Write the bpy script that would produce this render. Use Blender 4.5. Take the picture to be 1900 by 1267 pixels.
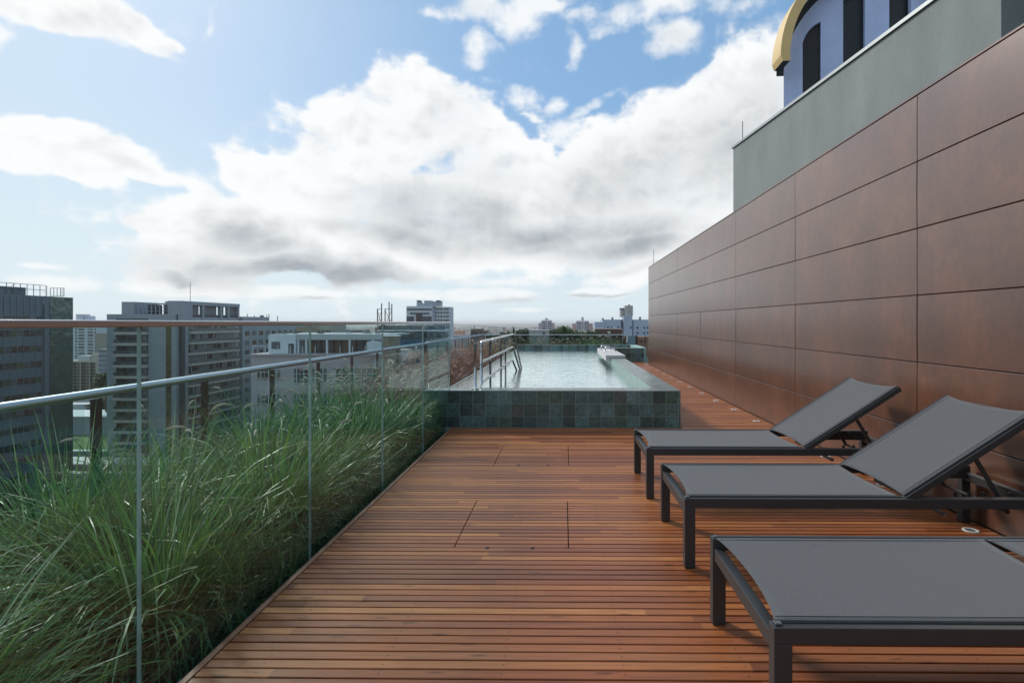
import bpy, math, random
import numpy as np
from mathutils import Vector, Matrix, noise
R = random.Random(7)
rad = math.radians
S = bpy.context.scene
for o in list(bpy.data.objects): bpy.data.objects.remove(o)

# ------------------------------------------------------------------ camera
F, PX, PY, H = 1003.0, 1034.5, 598.4, 1.28      # focal in photo px, principal point, horizon row, eye height over the deck
YAW = rad(0.6)
cam = bpy.data.cameras.new('Camera'); co = bpy.data.objects.new('Camera', cam); S.collection.objects.link(co)
co.location = (0, 0, H); co.rotation_euler = (rad(90), 0, YAW)
cam.sensor_width = 36; cam.lens = F/1900*36
cam.shift_x = -(PX-950)/1900; cam.shift_y = -(633.5-PY)/1900
cam.clip_start = 0.05; cam.clip_end = 60000
S.camera = co
S.render.resolution_x = 1024; S.render.resolution_y = 682
S.view_settings.view_transform = 'Standard'; S.view_settings.look = 'None'
S.view_settings.exposure = 0.44; S.view_settings.gamma = 1
SUN_EL, SUN_AZ = 36.0, -44.0      # azimuth from +Y, negative = left

# ------------------------------------------------------------------ world: Nishita + procedural clouds
W = bpy.data.worlds.new('World'); S.world = W; W.use_nodes = True
nt = W.node_tree; nt.nodes.clear()
def N(tree, typ, **k):
    n = tree.nodes.new(typ)
    for a, b in k.items(): setattr(n, a, b)
    return n
def azel(px, py):
    x, y, z = (px-PX)/F, 1.0, (PY-py)/F
    c, s = math.cos(YAW), math.sin(YAW)
    X, Y = x*c - y*s, x*s + y*c
    return math.atan2(X, Y), math.atan2(z, math.hypot(X, Y))
def sky_maps(AZ, EL):
    """cloud cover and cloud brightness for directions (azimuth from +Y, elevation), both in radians"""
    AZ = AZ.astype(np.float32); EL = EL.astype(np.float32)
    def vnoise(x, y, seed, per):
        xi = np.floor(x).astype(np.int32); yi = np.floor(y).astype(np.int32); fx = x-xi; fy = y-yi
        g = np.random.RandomState(seed).rand(256, 256).astype(np.float32)*2*np.pi
        gx, gy = np.cos(g), np.sin(g)
        def dot(ix, iy, dx, dy):
            a, b = (ix % per) & 255, iy & 255
            return gx[b, a]*dx+gy[b, a]*dy
        u = fx*fx*fx*(fx*(fx*6-15)+10); v = fy*fy*fy*(fy*(fy*6-15)+10)
        n00, n10 = dot(xi, yi, fx, fy), dot(xi+1, yi, fx-1, fy)
        n01, n11 = dot(xi, yi+1, fx, fy-1), dot(xi+1, yi+1, fx-1, fy-1)
        return (n00*(1-u)+n10*u)*(1-v)+(n01*(1-u)+n11*u)*v
    def fbm(x, y, f, octv, seed, rough=.5, billow=False, ys=1.6):
        s = np.zeros_like(x); a = 1.0; tot = 0; n = int(round(2*np.pi*f))
        for o in range(octv):
            fr = n*(2**o)/(2*np.pi)
            q = vnoise((x+np.pi)*fr, (y+1)*fr*ys, seed+o, n*(2**o))*1.5
            if billow: q = 1-2*np.abs(q)*1.2
            s += a*q; tot += a; a *= rough
        return s/tot
    w1 = fbm(AZ, EL, 4, 5, 11); w2 = fbm(AZ, EL, 4, 5, 31)
    def warped(k): return AZ+w1*k, EL+w2*k*.8
    def field(blobs, U, V, soft=.25):
        acc = np.zeros_like(U)
        for (px, py, a, b, rot, amp) in blobs:
            x, y, z = (px-1045.)/1003, 1.0, (598.4-py)/1003
            u0 = np.arctan2(x, y); v0 = np.arctan2(z, np.hypot(x, y)); c = np.cos(u0)
            A, B = a/1003*c*c, b/1003*c*np.cos(v0)**2
            du, dv = U-u0, V-v0; t = np.radians(rot); cu, su = np.cos(t), np.sin(t)
            q = np.sqrt(((du*cu+dv*su)/A)**2+((-du*su+dv*cu)/B)**2)
            k = np.clip((1.4-q)/(1.4-soft), 0, 1); acc = np.maximum(acc, amp*k*k*(3-2*k))
        return acc
    big = [(700,265,170,125,15,1),(560,330,180,90,25,1),(400,415,180,70,12,1),(830,235,140,105,0,1),(900,400,360,115,0,1.05),(290,440,90,40,0,.9),
           (1120,345,230,120,15,1),(1290,240,230,110,22,1.05),(1440,170,190,110,20,1.1),(1420,320,260,150,0,1.1),(1330,430,220,90,0,1.0),(1240,485,130,60,0,1.0),(900,300,130,50,0,.85),(620,460,380,60,0,1.05),(1080,430,280,72,0,1.05),
           (1330,330,220,130,10,1.05),(1010,300,90,50,-25,.9),(460,480,250,50,0,1),(640,180,60,40,0,.8),(880,190,60,50,0,.8)]
    wisp = [(900,28,140,46,12,1.25),(800,35,60,30,0,.85),(880,95,46,50,30,1.15),(1010,0,90,28,10,.9),(1245,85,70,60,0,1.35),(1215,15,140,50,0,1.15),(1120,15,90,25,0,.8),(1076,80,32,60,-25,1.05),(1095,200,70,20,20,.9),(900,150,40,30,0,.9),
            (1018,194,46,26,20,1.0),(950,172,46,40,10,1.1),(1350,15,200,34,0,.8),(395,32,22,46,0,.75),(10,104,26,10,0,.6),
            (440,303,40,13,0,.8),(1460,20,60,60,0,.5),(1030,250,60,30,0,.8)]
    left = [(90,20,180,50,-12,1.0),(230,60,150,40,-18,1.0),(320,92,50,20,-20,.85),(60,250,120,38,-12,1.0),(180,290,160,34,-4,1.05),(90,312,130,22,-5,.95),(-60,280,150,50,0,1),(-120,20,170,60,0,1)]
    low = [(600,545,75,14,0,1.0),(850,546,220,20,0,1.1),(1110,543,110,17,0,1.0),(1000,522,320,16,0,.8),(120,525,220,22,0,.8),(340,535,220,24,0,1.0),(60,492,80,10,0,.8),(1150,500,120,20,0,1),(980,575,90,7,0,.7),(500,540,260,18,0,.9),(340,487,70,8,0,.7)]
    off = [(940,-230,560,80,0,.9),(-420,120,260,120,0,1),(1900,100,300,180,0,1),(-400,440,240,60,0,.9),(300,-420,400,100,0,.8)]
    U, V = warped(.085)
    f = np.maximum(field(big, U, V), field(off, U, V))
    Ul, Vl = warped(.06); f = np.maximum(f, field(left, Ul, Vl))
    f = f-field([(585,345,30,22,20,.42),(430,345,60,20,-20,.4),(480,395,40,12,20,.25),(640,290,30,16,30,.35),(790,318,30,14,30,.2),(960,235,44,16,-40,.4),(505,270,40,20,0,.4),(1040,275,40,30,0,.4)], Ul, Vl, .1)
    Us, Vs = warped(.075); fw = field(wisp, Us, Vs, .1); fl = field(low, AZ+w1*.02, EL+w2*.008, .1)
    n = fbm(AZ, EL, 5, 8, 51, .56); nb = fbm(AZ, EL, 9, 6, 71, .55, True, 1.3); nf = fbm(AZ, EL, 12, 6, 91, .6, False, 1.4)
    # generic clouds behind the camera
    bk = np.clip((np.abs(AZ)-1.0)/.5, 0, 1)*np.clip((fbm(AZ, EL, 2, 4, 7)-.05)*3, 0, 1)
    f = np.maximum(f, bk)
    rim = np.clip(nb, -1, 1)*.36+n*.60+nf*.26
    d = f+rim*(.55+.45*np.clip(1.2-f, 0, 1)); dw = fw+n*1.0+nf*.8+np.clip(nb,-1,1)*.2; dl = fl+nf*.8
    ss = lambda a, b, x: (lambda t: t*t*(3-2*t))(np.clip((x-a)/(b-a), 0, 1))
    m = .85*ss(.40, .72, d)+.15*ss(.28,.6,d+.25*nf); m = np.maximum(m, .92*ss(.42, 1.35, dw)); m = np.maximum(m, .85*ss(.40, 1.0, dl))
    m = np.clip(m*(1-.25*np.clip(-n*1.6-.1,0,1)*np.clip(1.35-f,0,1)*2), 0, 1)
    # bases in shade
    darks = [(430,445,85,34,0,.75),(330,502,55,9,0,.7),(540,500,250,28,0,1.0),(650,505,170,22,0,.9),(480,462,90,26,0,.6),(810,395,190,62,0,.85),(740,430,140,40,0,.85),
             (1030,435,270,50,0,.85),(1000,462,130,22,0,.6),(1130,465,150,30,0,.8),(700,372,40,30,0,.35),(1180,345,260,90,15,.42),(1330,300,200,110,15,.45),(1400,200,120,70,20,.3),(190,290,80,12,0,.22),
             (900,556,190,8,0,.7),(1110,551,110,6,0,.6),(600,551,60,5,0,.5),(830,250,90,50,0,.10),(1245,85,50,30,0,.25),(870,22,70,18,0,.15),(340,528,80,5,0,.25),(1180,500,90,8,0,.3),(900,330,200,40,0,.18)]
    Ud, Vd = warped(.055); dk = field(darks, Ud, Vd, .0)
    dk = np.clip(dk*(1.05+n*1.0+nf*.25), 0, 1)
    # relief: compare with the density a little way towards the sun (up and left)
    e = .018
    def dens(a, b): return fbm(a, b, 9, 5, 71, .55, True, 1.3)*.5+fbm(a, b, 5, 5, 51, .56)
    rel = dens(AZ, EL)-dens(AZ-e*.5, EL+e)
    br = 1.0-.9*dk-np.clip(-rel*.38+.02, 0, .26)*np.clip(f, 0, 1)
    br = br-.10*np.clip(f-.7, 0, .3)/.3*np.clip(.55-nb, 0, 1)
    br = np.clip(br, .05, 1)
    return m.astype(np.float32), br.astype(np.float32)

def cloud_image(name, az0, az1, el0, el1, w, h):
    az = np.linspace(az0, az1, w, endpoint=False)+(az1-az0)/w/2; el = np.linspace(el0, el1, h, endpoint=False)+(el1-el0)/h/2
    A, E = np.meshgrid(az, el); m, b = sky_maps(A, E)
    im = bpy.data.images.new(name, w, h, float_buffer=True, alpha=False); im.colorspace_settings.name = 'Non-Color'
    px = np.ones((h, w, 4), np.float32); px[..., 0] = m; px[..., 1] = b; px[..., 2] = 0
    im.pixels.foreach_set(px.ravel()); im.update(); im.pack(); return im
def world():
    L = nt.links.new
    out = N(nt, 'ShaderNodeOutputWorld'); bg = N(nt, 'ShaderNodeBackground'); bg.inputs[1].default_value = .12
    sky = N(nt, 'ShaderNodeTexSky', sky_type='NISHITA'); sky.sun_disc = False
    sky.sun_elevation = rad(SUN_EL); sky.sun_rotation = rad(SUN_AZ); sky.altitude = 50
    sky.air_density = 1.0; sky.dust_density = .7; sky.ozone_density = 1.8
    tc = N(nt, 'ShaderNodeTexCoord')
    sp = N(nt, 'ShaderNodeSeparateXYZ'); L(tc.outputs['Generated'], sp.inputs[0])
    def math_(op, a, b=None, clamp=False):
        m = N(nt, 'ShaderNodeMath', operation=op); m.use_clamp = clamp
        for i, v in enumerate((a, b)):
            if v is None: continue
            if isinstance(v, (int, float)): m.inputs[i].default_value = v
            else: L(v, m.inputs[i])
        return m.outputs[0]
    az = math_('ARCTAN2', sp.outputs[0], sp.outputs[1]); el = math_('ARCSINE', sp.outputs[2])
    def lookup(im, az0, az1, el0, el1):
        cb = N(nt, 'ShaderNodeCombineXYZ'); L(math_('DIVIDE', math_('SUBTRACT', az, az0), az1-az0), cb.inputs[0]); L(math_('DIVIDE', math_('SUBTRACT', el, el0), el1-el0), cb.inputs[1])
        t = N(nt, 'ShaderNodeTexImage', interpolation='Linear', extension='EXTEND'); t.image = im; L(cb.outputs[0], t.inputs[0]); return t.outputs[0]
    fr = (-1.1, 1.0, -.01, .80)
    c1 = lookup(cloud_image('clouds_front', *fr, 1500, 580), *fr); c2 = lookup(cloud_image('clouds_around', -math.pi, math.pi, -.01, math.pi/2, 1024, 256), -math.pi, math.pi, -.01, math.pi/2)
    ins = math_('MULTIPLY', math_('MULTIPLY', math_('GREATER_THAN', az, fr[0]+.01), math_('LESS_THAN', az, fr[1]-.01)), math_('LESS_THAN', el, fr[3]-.01))
    cm = N(nt, 'ShaderNodeMix', data_type='RGBA'); L(ins, cm.inputs[0]); L(c2, cm.inputs[6]); L(c1, cm.inputs[7])
    cs = N(nt, 'ShaderNodeSeparateColor'); L(cm.outputs[2], cs.inputs[0])
    wc = N(nt, 'ShaderNodeMix', data_type='RGBA'); L(cs.outputs[1], wc.inputs[0])
    wc.inputs[6].default_value = CLOUD[0]; wc.inputs[7].default_value = CLOUD[1]
    def rng(x, a, b, lo, hi):
        m = N(nt, 'ShaderNodeMapRange', interpolation_type='SMOOTHSTEP'); L(x, m.inputs[0])
        for i, v in enumerate((a, b, lo, hi)): m.inputs[i+1].default_value = v
        return m.outputs[0]
    # air: paler towards the horizon and towards the sun side
    hz = rng(el, .40, -.04, 0, 1.0); lf = rng(az, .0, -.9, 0, .45)
    blue = N(nt, 'ShaderNodeMix', data_type='RGBA'); blue.inputs[0].default_value = .72; L(sky.outputs[0], blue.inputs[6]); blue.inputs[7].default_value = CLOUD[2]
    hm = N(nt, 'ShaderNodeMix', data_type='RGBA'); L(math_('SUBTRACT', 1.0, math_('MULTIPLY', math_('SUBTRACT', 1.0, hz), math_('SUBTRACT', 1.0, lf))), hm.inputs[0])
    L(blue.outputs[2], hm.inputs[6]); hm.inputs[7].default_value = CLOUD[3]
    fin = N(nt, 'ShaderNodeMix', data_type='RGBA'); L(cs.outputs[0], fin.inputs[0]); L(hm.outputs[2], fin.inputs[6]); L(wc.outputs[2], fin.inputs[7])
    L(fin.outputs[2], bg.inputs[0]); L(bg.outputs[0], out.inputs[0])
# cloud base, cloud top, clear blue, horizon white (divided by the background strength)
CLOUD = ((2.35,2.6,2.85,1), (6.0,6.1,6.15,1), (1.3,2.55,4.15,1), (4.6,5.3,5.6,1))
world()

# ------------------------------------------------------------------ sun (thin cloud in front of it: soft)
sl = bpy.data.lights.new('Sun', 'SUN'); so = bpy.data.objects.new('Sun', sl); S.collection.objects.link(so)
sl.energy = 1.9; sl.angle = rad(9); sl.color = (1, .93, .84)
so.rotation_euler = (rad(90-SUN_EL), 0, rad(180-SUN_AZ))      # points from the sun: azimuth SUN_AZ left of +Y
so.location = (-30, 60, 60)

# ------------------------------------------------------------------ helpers
C = S.collection
def tag(o, label=None, cat=None, group=None, kind=None):
    if label: o['label'] = label
    if cat: o['category'] = cat
    if group: o['group'] = group
    if kind: o['kind'] = kind
    return o
def empty(name, loc=(0, 0, 0), rz=0, label=None, cat=None, group=None):
    o = bpy.data.objects.new(name, None); C.objects.link(o); o.location = loc; o.rotation_euler = (0, 0, rz)
    o.empty_display_size = .1
    return tag(o, label, cat, group)
class MB:
    def __init__(s): s.v = []; s.f = []; s.m = []; s.cur = 0
    def add(s, vs, fs):
        b = len(s.v); s.v += [tuple(v) for v in vs]; s.f += [tuple(b+i for i in f) for f in fs]; s.m += [s.cur]*len(fs); return s
    def box(s, x0, x1, y0, y1, z0, z1):
        return s.add([(x0,y0,z0),(x1,y0,z0),(x1,y1,z0),(x0,y1,z0),(x0,y0,z1),(x1,y0,z1),(x1,y1,z1),(x0,y1,z1)],
                     [(0,3,2,1),(4,5,6,7),(0,1,5,4),(1,2,6,5),(2,3,7,6),(3,0,4,7)])
    def prism(s, pts, z0, z1):      # polygon in xy, ccw
        n = len(pts)
        return s.add([(x,y,z0) for x,y in pts]+[(x,y,z1) for x,y in pts],
                     [tuple(range(n-1,-1,-1)), tuple(range(n,2*n))]+[(i,(i+1)%n,n+(i+1)%n,n+i) for i in range(n)])
    def tube(s, pts, r, seg=12, cap=True):
        pts = [Vector(p) for p in pts]; n = len(pts); rr = r if isinstance(r, (list, tuple)) else [r]*n
        vs = []; up = None
        for i, p in enumerate(pts):
            t = (pts[min(i+1,n-1)]-pts[max(i-1,0)]).normalized()
            if up is None:
                up = Vector((0,0,1)) if abs(t.z) < .9 else Vector((1,0,0))
            a = t.cross(up).normalized(); b = a.cross(t).normalized(); up = b
            for k in range(seg):
                an = 2*math.pi*k/seg
                vs.append(p + (a*math.cos(an)+b*math.sin(an))*rr[i])
        fs = [(i*seg+k, i*seg+(k+1)%seg, (i+1)*seg+(k+1)%seg, (i+1)*seg+k) for i in range(n-1) for k in range(seg)]
        if cap: fs += [tuple(range(seg)), tuple(range(n*seg-1, (n-1)*seg-1, -1))]
        return s.add(vs, fs)
    def bar(s, p, q, w, h):         # rectangular bar from p to q, w across, h up
        p, q = Vector(p), Vector(q); t = (q-p).normalized()
        up = Vector((0,0,1)) if abs(t.z) < .95 else Vector((0,1,0))
        a = t.cross(up).normalized()*w/2; b = a.cross(t).normalized()*h/2
        return s.add([p-a-b,p+a-b,p+a+b,p-a+b,q-a-b,q+a-b,q+a+b,q-a+b],
                     [(3,2,1,0),(4,5,6,7),(0,1,5,4),(1,2,6,5),(2,3,7,6),(3,0,4,7)])
    def quad(s, a, b, c, d): return s.add([a,b,c,d], [(0,1,2,3)])
    def build(s, name, mats, parent=None, smooth=False, bevel=0, seg=2, off=True):
        me = bpy.data.meshes.new(name)
        o3 = Vector(parent.location) if (parent is not None and off) else Vector((0,0,0))
        if parent is not None and off and parent.parent: o3 = o3 + Vector(parent.parent.location)
        me.from_pydata([tuple(Vector(v)-o3) for v in s.v], [], s.f)
        if not isinstance(mats, (list, tuple)): mats = [mats]
        for m in mats: me.materials.append(m)
        for p, k in zip(me.polygons, s.m): p.material_index = k; p.use_smooth = smooth
        me.update()
        o = bpy.data.objects.new(name, me); C.objects.link(o)
        if parent is not None: o.parent = parent
        if bevel:
            b = o.modifiers.new('bevel', 'BEVEL'); b.width = bevel; b.segments = seg; b.limit_method = 'ANGLE'; b.harden_normals = False
        return o
def box(name, m, parent, x0, x1, y0, y1, z0, z1, **k): return MB().box(x0,x1,y0,y1,z0,z1).build(name, m, parent, **k)
def kids(o): return [c for c in bpy.data.objects if c.parent == o]
def copy_tree(o, parent=None):
    c = o.copy(); C.objects.link(c)
    if parent is not None: c.parent = parent
    for ch in kids(o): copy_tree(ch, c)
    return c
def at(px, py, Y):            # photo row/column -> point at real distance Y in front
    X = Y*math.tan(math.atan((px-PX)/F)-YAW)
    dep = Y*math.cos(YAW)-X*math.sin(YAW)
    return X, H+(PY-py)/F*dep
def atX(px, X):               # distance at which a column is crossed by the plane x = X
    return X/math.tan(math.atan((px-PX)/F)-YAW)

# ------------------------------------------------------------------ materials
def mat(name, col, rough=.6, metal=0, var=.0, vscale=3, bump=0, bscale=40, spec=.5, stretch=(1,1,1), col2=None, detail=4, coat=0, bdist=.01):
    m = bpy.data.materials.new(name); m.use_nodes = True; t = m.node_tree; L = t.links.new
    b = t.nodes['Principled BSDF']; b.inputs['Base Color'].default_value = (*col, 1)
    b.inputs['Roughness'].default_value = rough; b.inputs['Metallic'].default_value = metal; b.inputs['Specular IOR Level'].default_value = spec
    b.inputs['Coat Weight'].default_value = coat
    if var or bump or col2:
        tc = N(t, 'ShaderNodeTexCoord'); mp = N(t, 'ShaderNodeMapping'); mp.inputs['Scale'].default_value = stretch; L(tc.outputs['Object'], mp.inputs[0])
    if var or col2:
        n = N(t, 'ShaderNodeTexNoise'); n.inputs['Scale'].default_value = vscale; n.inputs['Detail'].default_value = detail; n.inputs['Roughness'].default_value = .6
        L(mp.outputs[0], n.inputs['Vector'])
        r = N(t, 'ShaderNodeMapRange'); r.inputs[1].default_value = .3; r.inputs[2].default_value = .7; L(n.outputs['Fac'], r.inputs[0])
        mx = N(t, 'ShaderNodeMix', data_type='RGBA'); L(r.outputs[0], mx.inputs[0])
        c2 = col2 or tuple(min(1, c*(1+var)) for c in col); c1 = col if col2 else tuple(c*(1-var) for c in col)
        mx.inputs[6].default_value = (*c1, 1); mx.inputs[7].default_value = (*c2, 1); L(mx.outputs[2], b.inputs['Base Color'])
    if bump:
        n = N(t, 'ShaderNodeTexNoise'); n.inputs['Scale'].default_value = bscale; n.inputs['Detail'].default_value = 6; L(mp.outputs[0], n.inputs['Vector'])
        bm = N(t, 'ShaderNodeBump'); bm.inputs['Strength'].default_value = bump; bm.inputs['Distance'].default_value = bdist
        L(n.outputs['Fac'], bm.inputs['Height']); L(bm.outputs[0], b.inputs['Normal'])
    return m
def mth(t, op, a, b=None, clamp=False):
    m = N(t, 'ShaderNodeMath', operation=op); m.use_clamp = clamp
    for i, v in enumerate((a, b)):
        if v is None: continue
        if isinstance(v, (int, float)): m.inputs[i].default_value = v
        else: t.links.new(v, m.inputs[i])
    return m.outputs[0]
def glass(name, tint, f0=.04, rough=0.0, boost=1.0):
    m = bpy.data.materials.new(name); m.use_nodes = True; t = m.node_tree; t.nodes.clear(); L = t.links.new
    out = N(t, 'ShaderNodeOutputMaterial'); tr = N(t, 'ShaderNodeBsdfTransparent'); tr.inputs[0].default_value = (*tint, 1)
    gl = N(t, 'ShaderNodeBsdfGlossy'); gl.inputs['Roughness'].default_value = rough; gl.inputs[0].default_value = (.93, .97, .96, 1)
    g = N(t, 'ShaderNodeNewGeometry'); dt = N(t, 'ShaderNodeVectorMath', operation='DOT_PRODUCT'); L(g.outputs['Incoming'], dt.inputs[0]); L(g.outputs['Normal'], dt.inputs[1])
    c = mth(t, 'ABSOLUTE', dt.outputs['Value']); p = mth(t, 'POWER', mth(t, 'SUBTRACT', 1.0, c), 5.0)
    fr = mth(t, 'ADD', mth(t, 'MULTIPLY', p, (1-f0)*boost), f0, clamp=True)
    mx = N(t, 'ShaderNodeMixShader'); L(fr, mx.inputs[0]); L(tr.outputs[0], mx.inputs[1]); L(gl.outputs[0], mx.inputs[2])
    # dust and dried drops
    tc = N(t, 'ShaderNodeTexCoord'); n = N(t, 'ShaderNodeTexNoise'); n.inputs['Scale'].default_value = 3.5; n.inputs['Detail'].default_value = 6; L(tc.outputs['Object'], n.inputs['Vector'])
    v = N(t, 'ShaderNodeTexVoronoi'); v.inputs['Scale'].default_value = 55; L(tc.outputs['Object'], v.inputs['Vector'])
    r = N(t, 'ShaderNodeMapRange'); r.inputs[1].default_value = .13; r.inputs[2].default_value = .05; L(v.outputs['Distance'], r.inputs[0])
    q = N(t, 'ShaderNodeMapRange'); q.inputs[1].default_value = .56; q.inputs[2].default_value = .72; L(n.outputs['Fac'], q.inputs[0])
    du = mth(t, 'ADD', mth(t, 'MULTIPLY', n.outputs['Fac'], .018), mth(t, 'MULTIPLY', mth(t, 'MULTIPLY', r.outputs[0], q.outputs[0]), .22))
    df = N(t, 'ShaderNodeBsdfDiffuse'); df.inputs[0].default_value = (.75,.78,.78,1); m2 = N(t, 'ShaderNodeMixShader'); L(du, m2.inputs[0]); L(mx.outputs[0], m2.inputs[1]); L(df.outputs[0], m2.inputs[2]); L(m2.outputs[0], out.inputs[0])
    return m
M = {}
M['steel'] = mat('brushed_steel', (.62,.63,.64), .22, 1, var=.06, vscale=30, stretch=(1,.05,1))
M['steel_tube'] = mat('satin_steel', (.50,.515,.53), .25, 1)
M['rail_paint'] = mat('outer_rail_steel', (.55,.60,.64), .50, 1, var=.05)
M['post'] = mat('dark_brown_flat_steel', (.045,.032,.028), .5, 0, var=.15, vscale=6)
M['pane'] = glass('balustrade_glass', (.885,.965,.955), .04, 0, .20)
M['pane_outer'] = glass('outer_rail_glass', (.80,.90,.89), .04, 0, .6)
M['edge'] = mat('polished_glass_edge', (.34,.46,.44), .10, 0, spec=.9, var=.45, vscale=14, stretch=(1,1,.25))
M['concrete'] = mat('grey_render', (.265,.295,.29), .9, var=.13, vscale=2.2, bump=.6, bscale=70, stretch=(1,1,.45), detail=8, bdist=.006)
M['concrete_dark'] = mat('plain_concrete', (.16,.16,.155), .9, var=.15, vscale=2)
M['parapet_cap'] = mat('metal_coping_grey', (.33,.37,.38), .45, .3)
M['darkwall'] = mat('dark_teal_render', (.02,.034,.038), .7, var=.1)
M['soil'] = mat('dark_soil', (.018,.014,.010), .95, var=.4, vscale=15, bump=1, bscale=30)
M['under'] = mat('deck_void', (.012,.010,.009), .9)
M['frame'] = mat('charcoal_powder_coat', (.036,.038,.040), .42, 0, var=.08, vscale=8)
M['sling'] = mat('sling_fabric', (.07,.074,.086), .80, 0, spec=.25)
M['stone'] = mat('pale_stone_slab', (.62,.60,.59), .55, var=.06, vscale=6)
M['lamp'] = mat('light_ring', (.62,.62,.60), .4, 0)
M['lens'] = mat('light_lens', (.12,.13,.13), .15, 0)
M['seedhead'] = mat('seed_head_beige', (.55,.46,.36), .9, var=.25, vscale=9)
M['seedbrown'] = mat('seed_head_brown', (.46,.28,.20), .9, var=.35, vscale=9)

def weave(m):      # fine woven bump for the sling
    t = m.node_tree; b = t.nodes['Principled BSDF']; tc = N(t, 'ShaderNodeTexCoord')
    w1 = N(t, 'ShaderNodeTexWave', bands_direction='X'); w1.inputs['Scale'].default_value = 160
    w2 = N(t, 'ShaderNodeTexWave', bands_direction='Y'); w2.inputs['Scale'].default_value = 160
    t.links.new(tc.outputs['Object'], w1.inputs[0]); t.links.new(tc.outputs['Object'], w2.inputs[0])
    a = mth(t, 'ADD', w1.outputs['Fac'], w2.outputs['Fac'])
    bm = N(t, 'ShaderNodeBump'); bm.inputs['Strength'].default_value = .35; bm.inputs['Distance'].default_value = .0006
    n = N(t, 'ShaderNodeTexNoise'); n.inputs['Scale'].default_value = 160; n.inputs['Detail'].default_value = 2
    t.links.new(tc.outputs['Object'], n.inputs['Vector'])
    mx = N(t, 'ShaderNodeMix', data_type='RGBA'); t.links.new(n.outputs['Fac'], mx.inputs[0])
    mx.inputs[6].default_value = (.050,.052,.057,1); mx.inputs[7].default_value = (.114,.118,.128,1)
    t.links.new(mx.outputs[2], b.inputs['Base Color'])
    t.links.new(a, bm.inputs['Height']); t.links.new(bm.outputs[0], b.inputs['Normal'])
    b.inputs['Sheen Weight'].default_value = .25; b.inputs['Sheen Roughness'].default_value = .5
weave(M['sling'])

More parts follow.
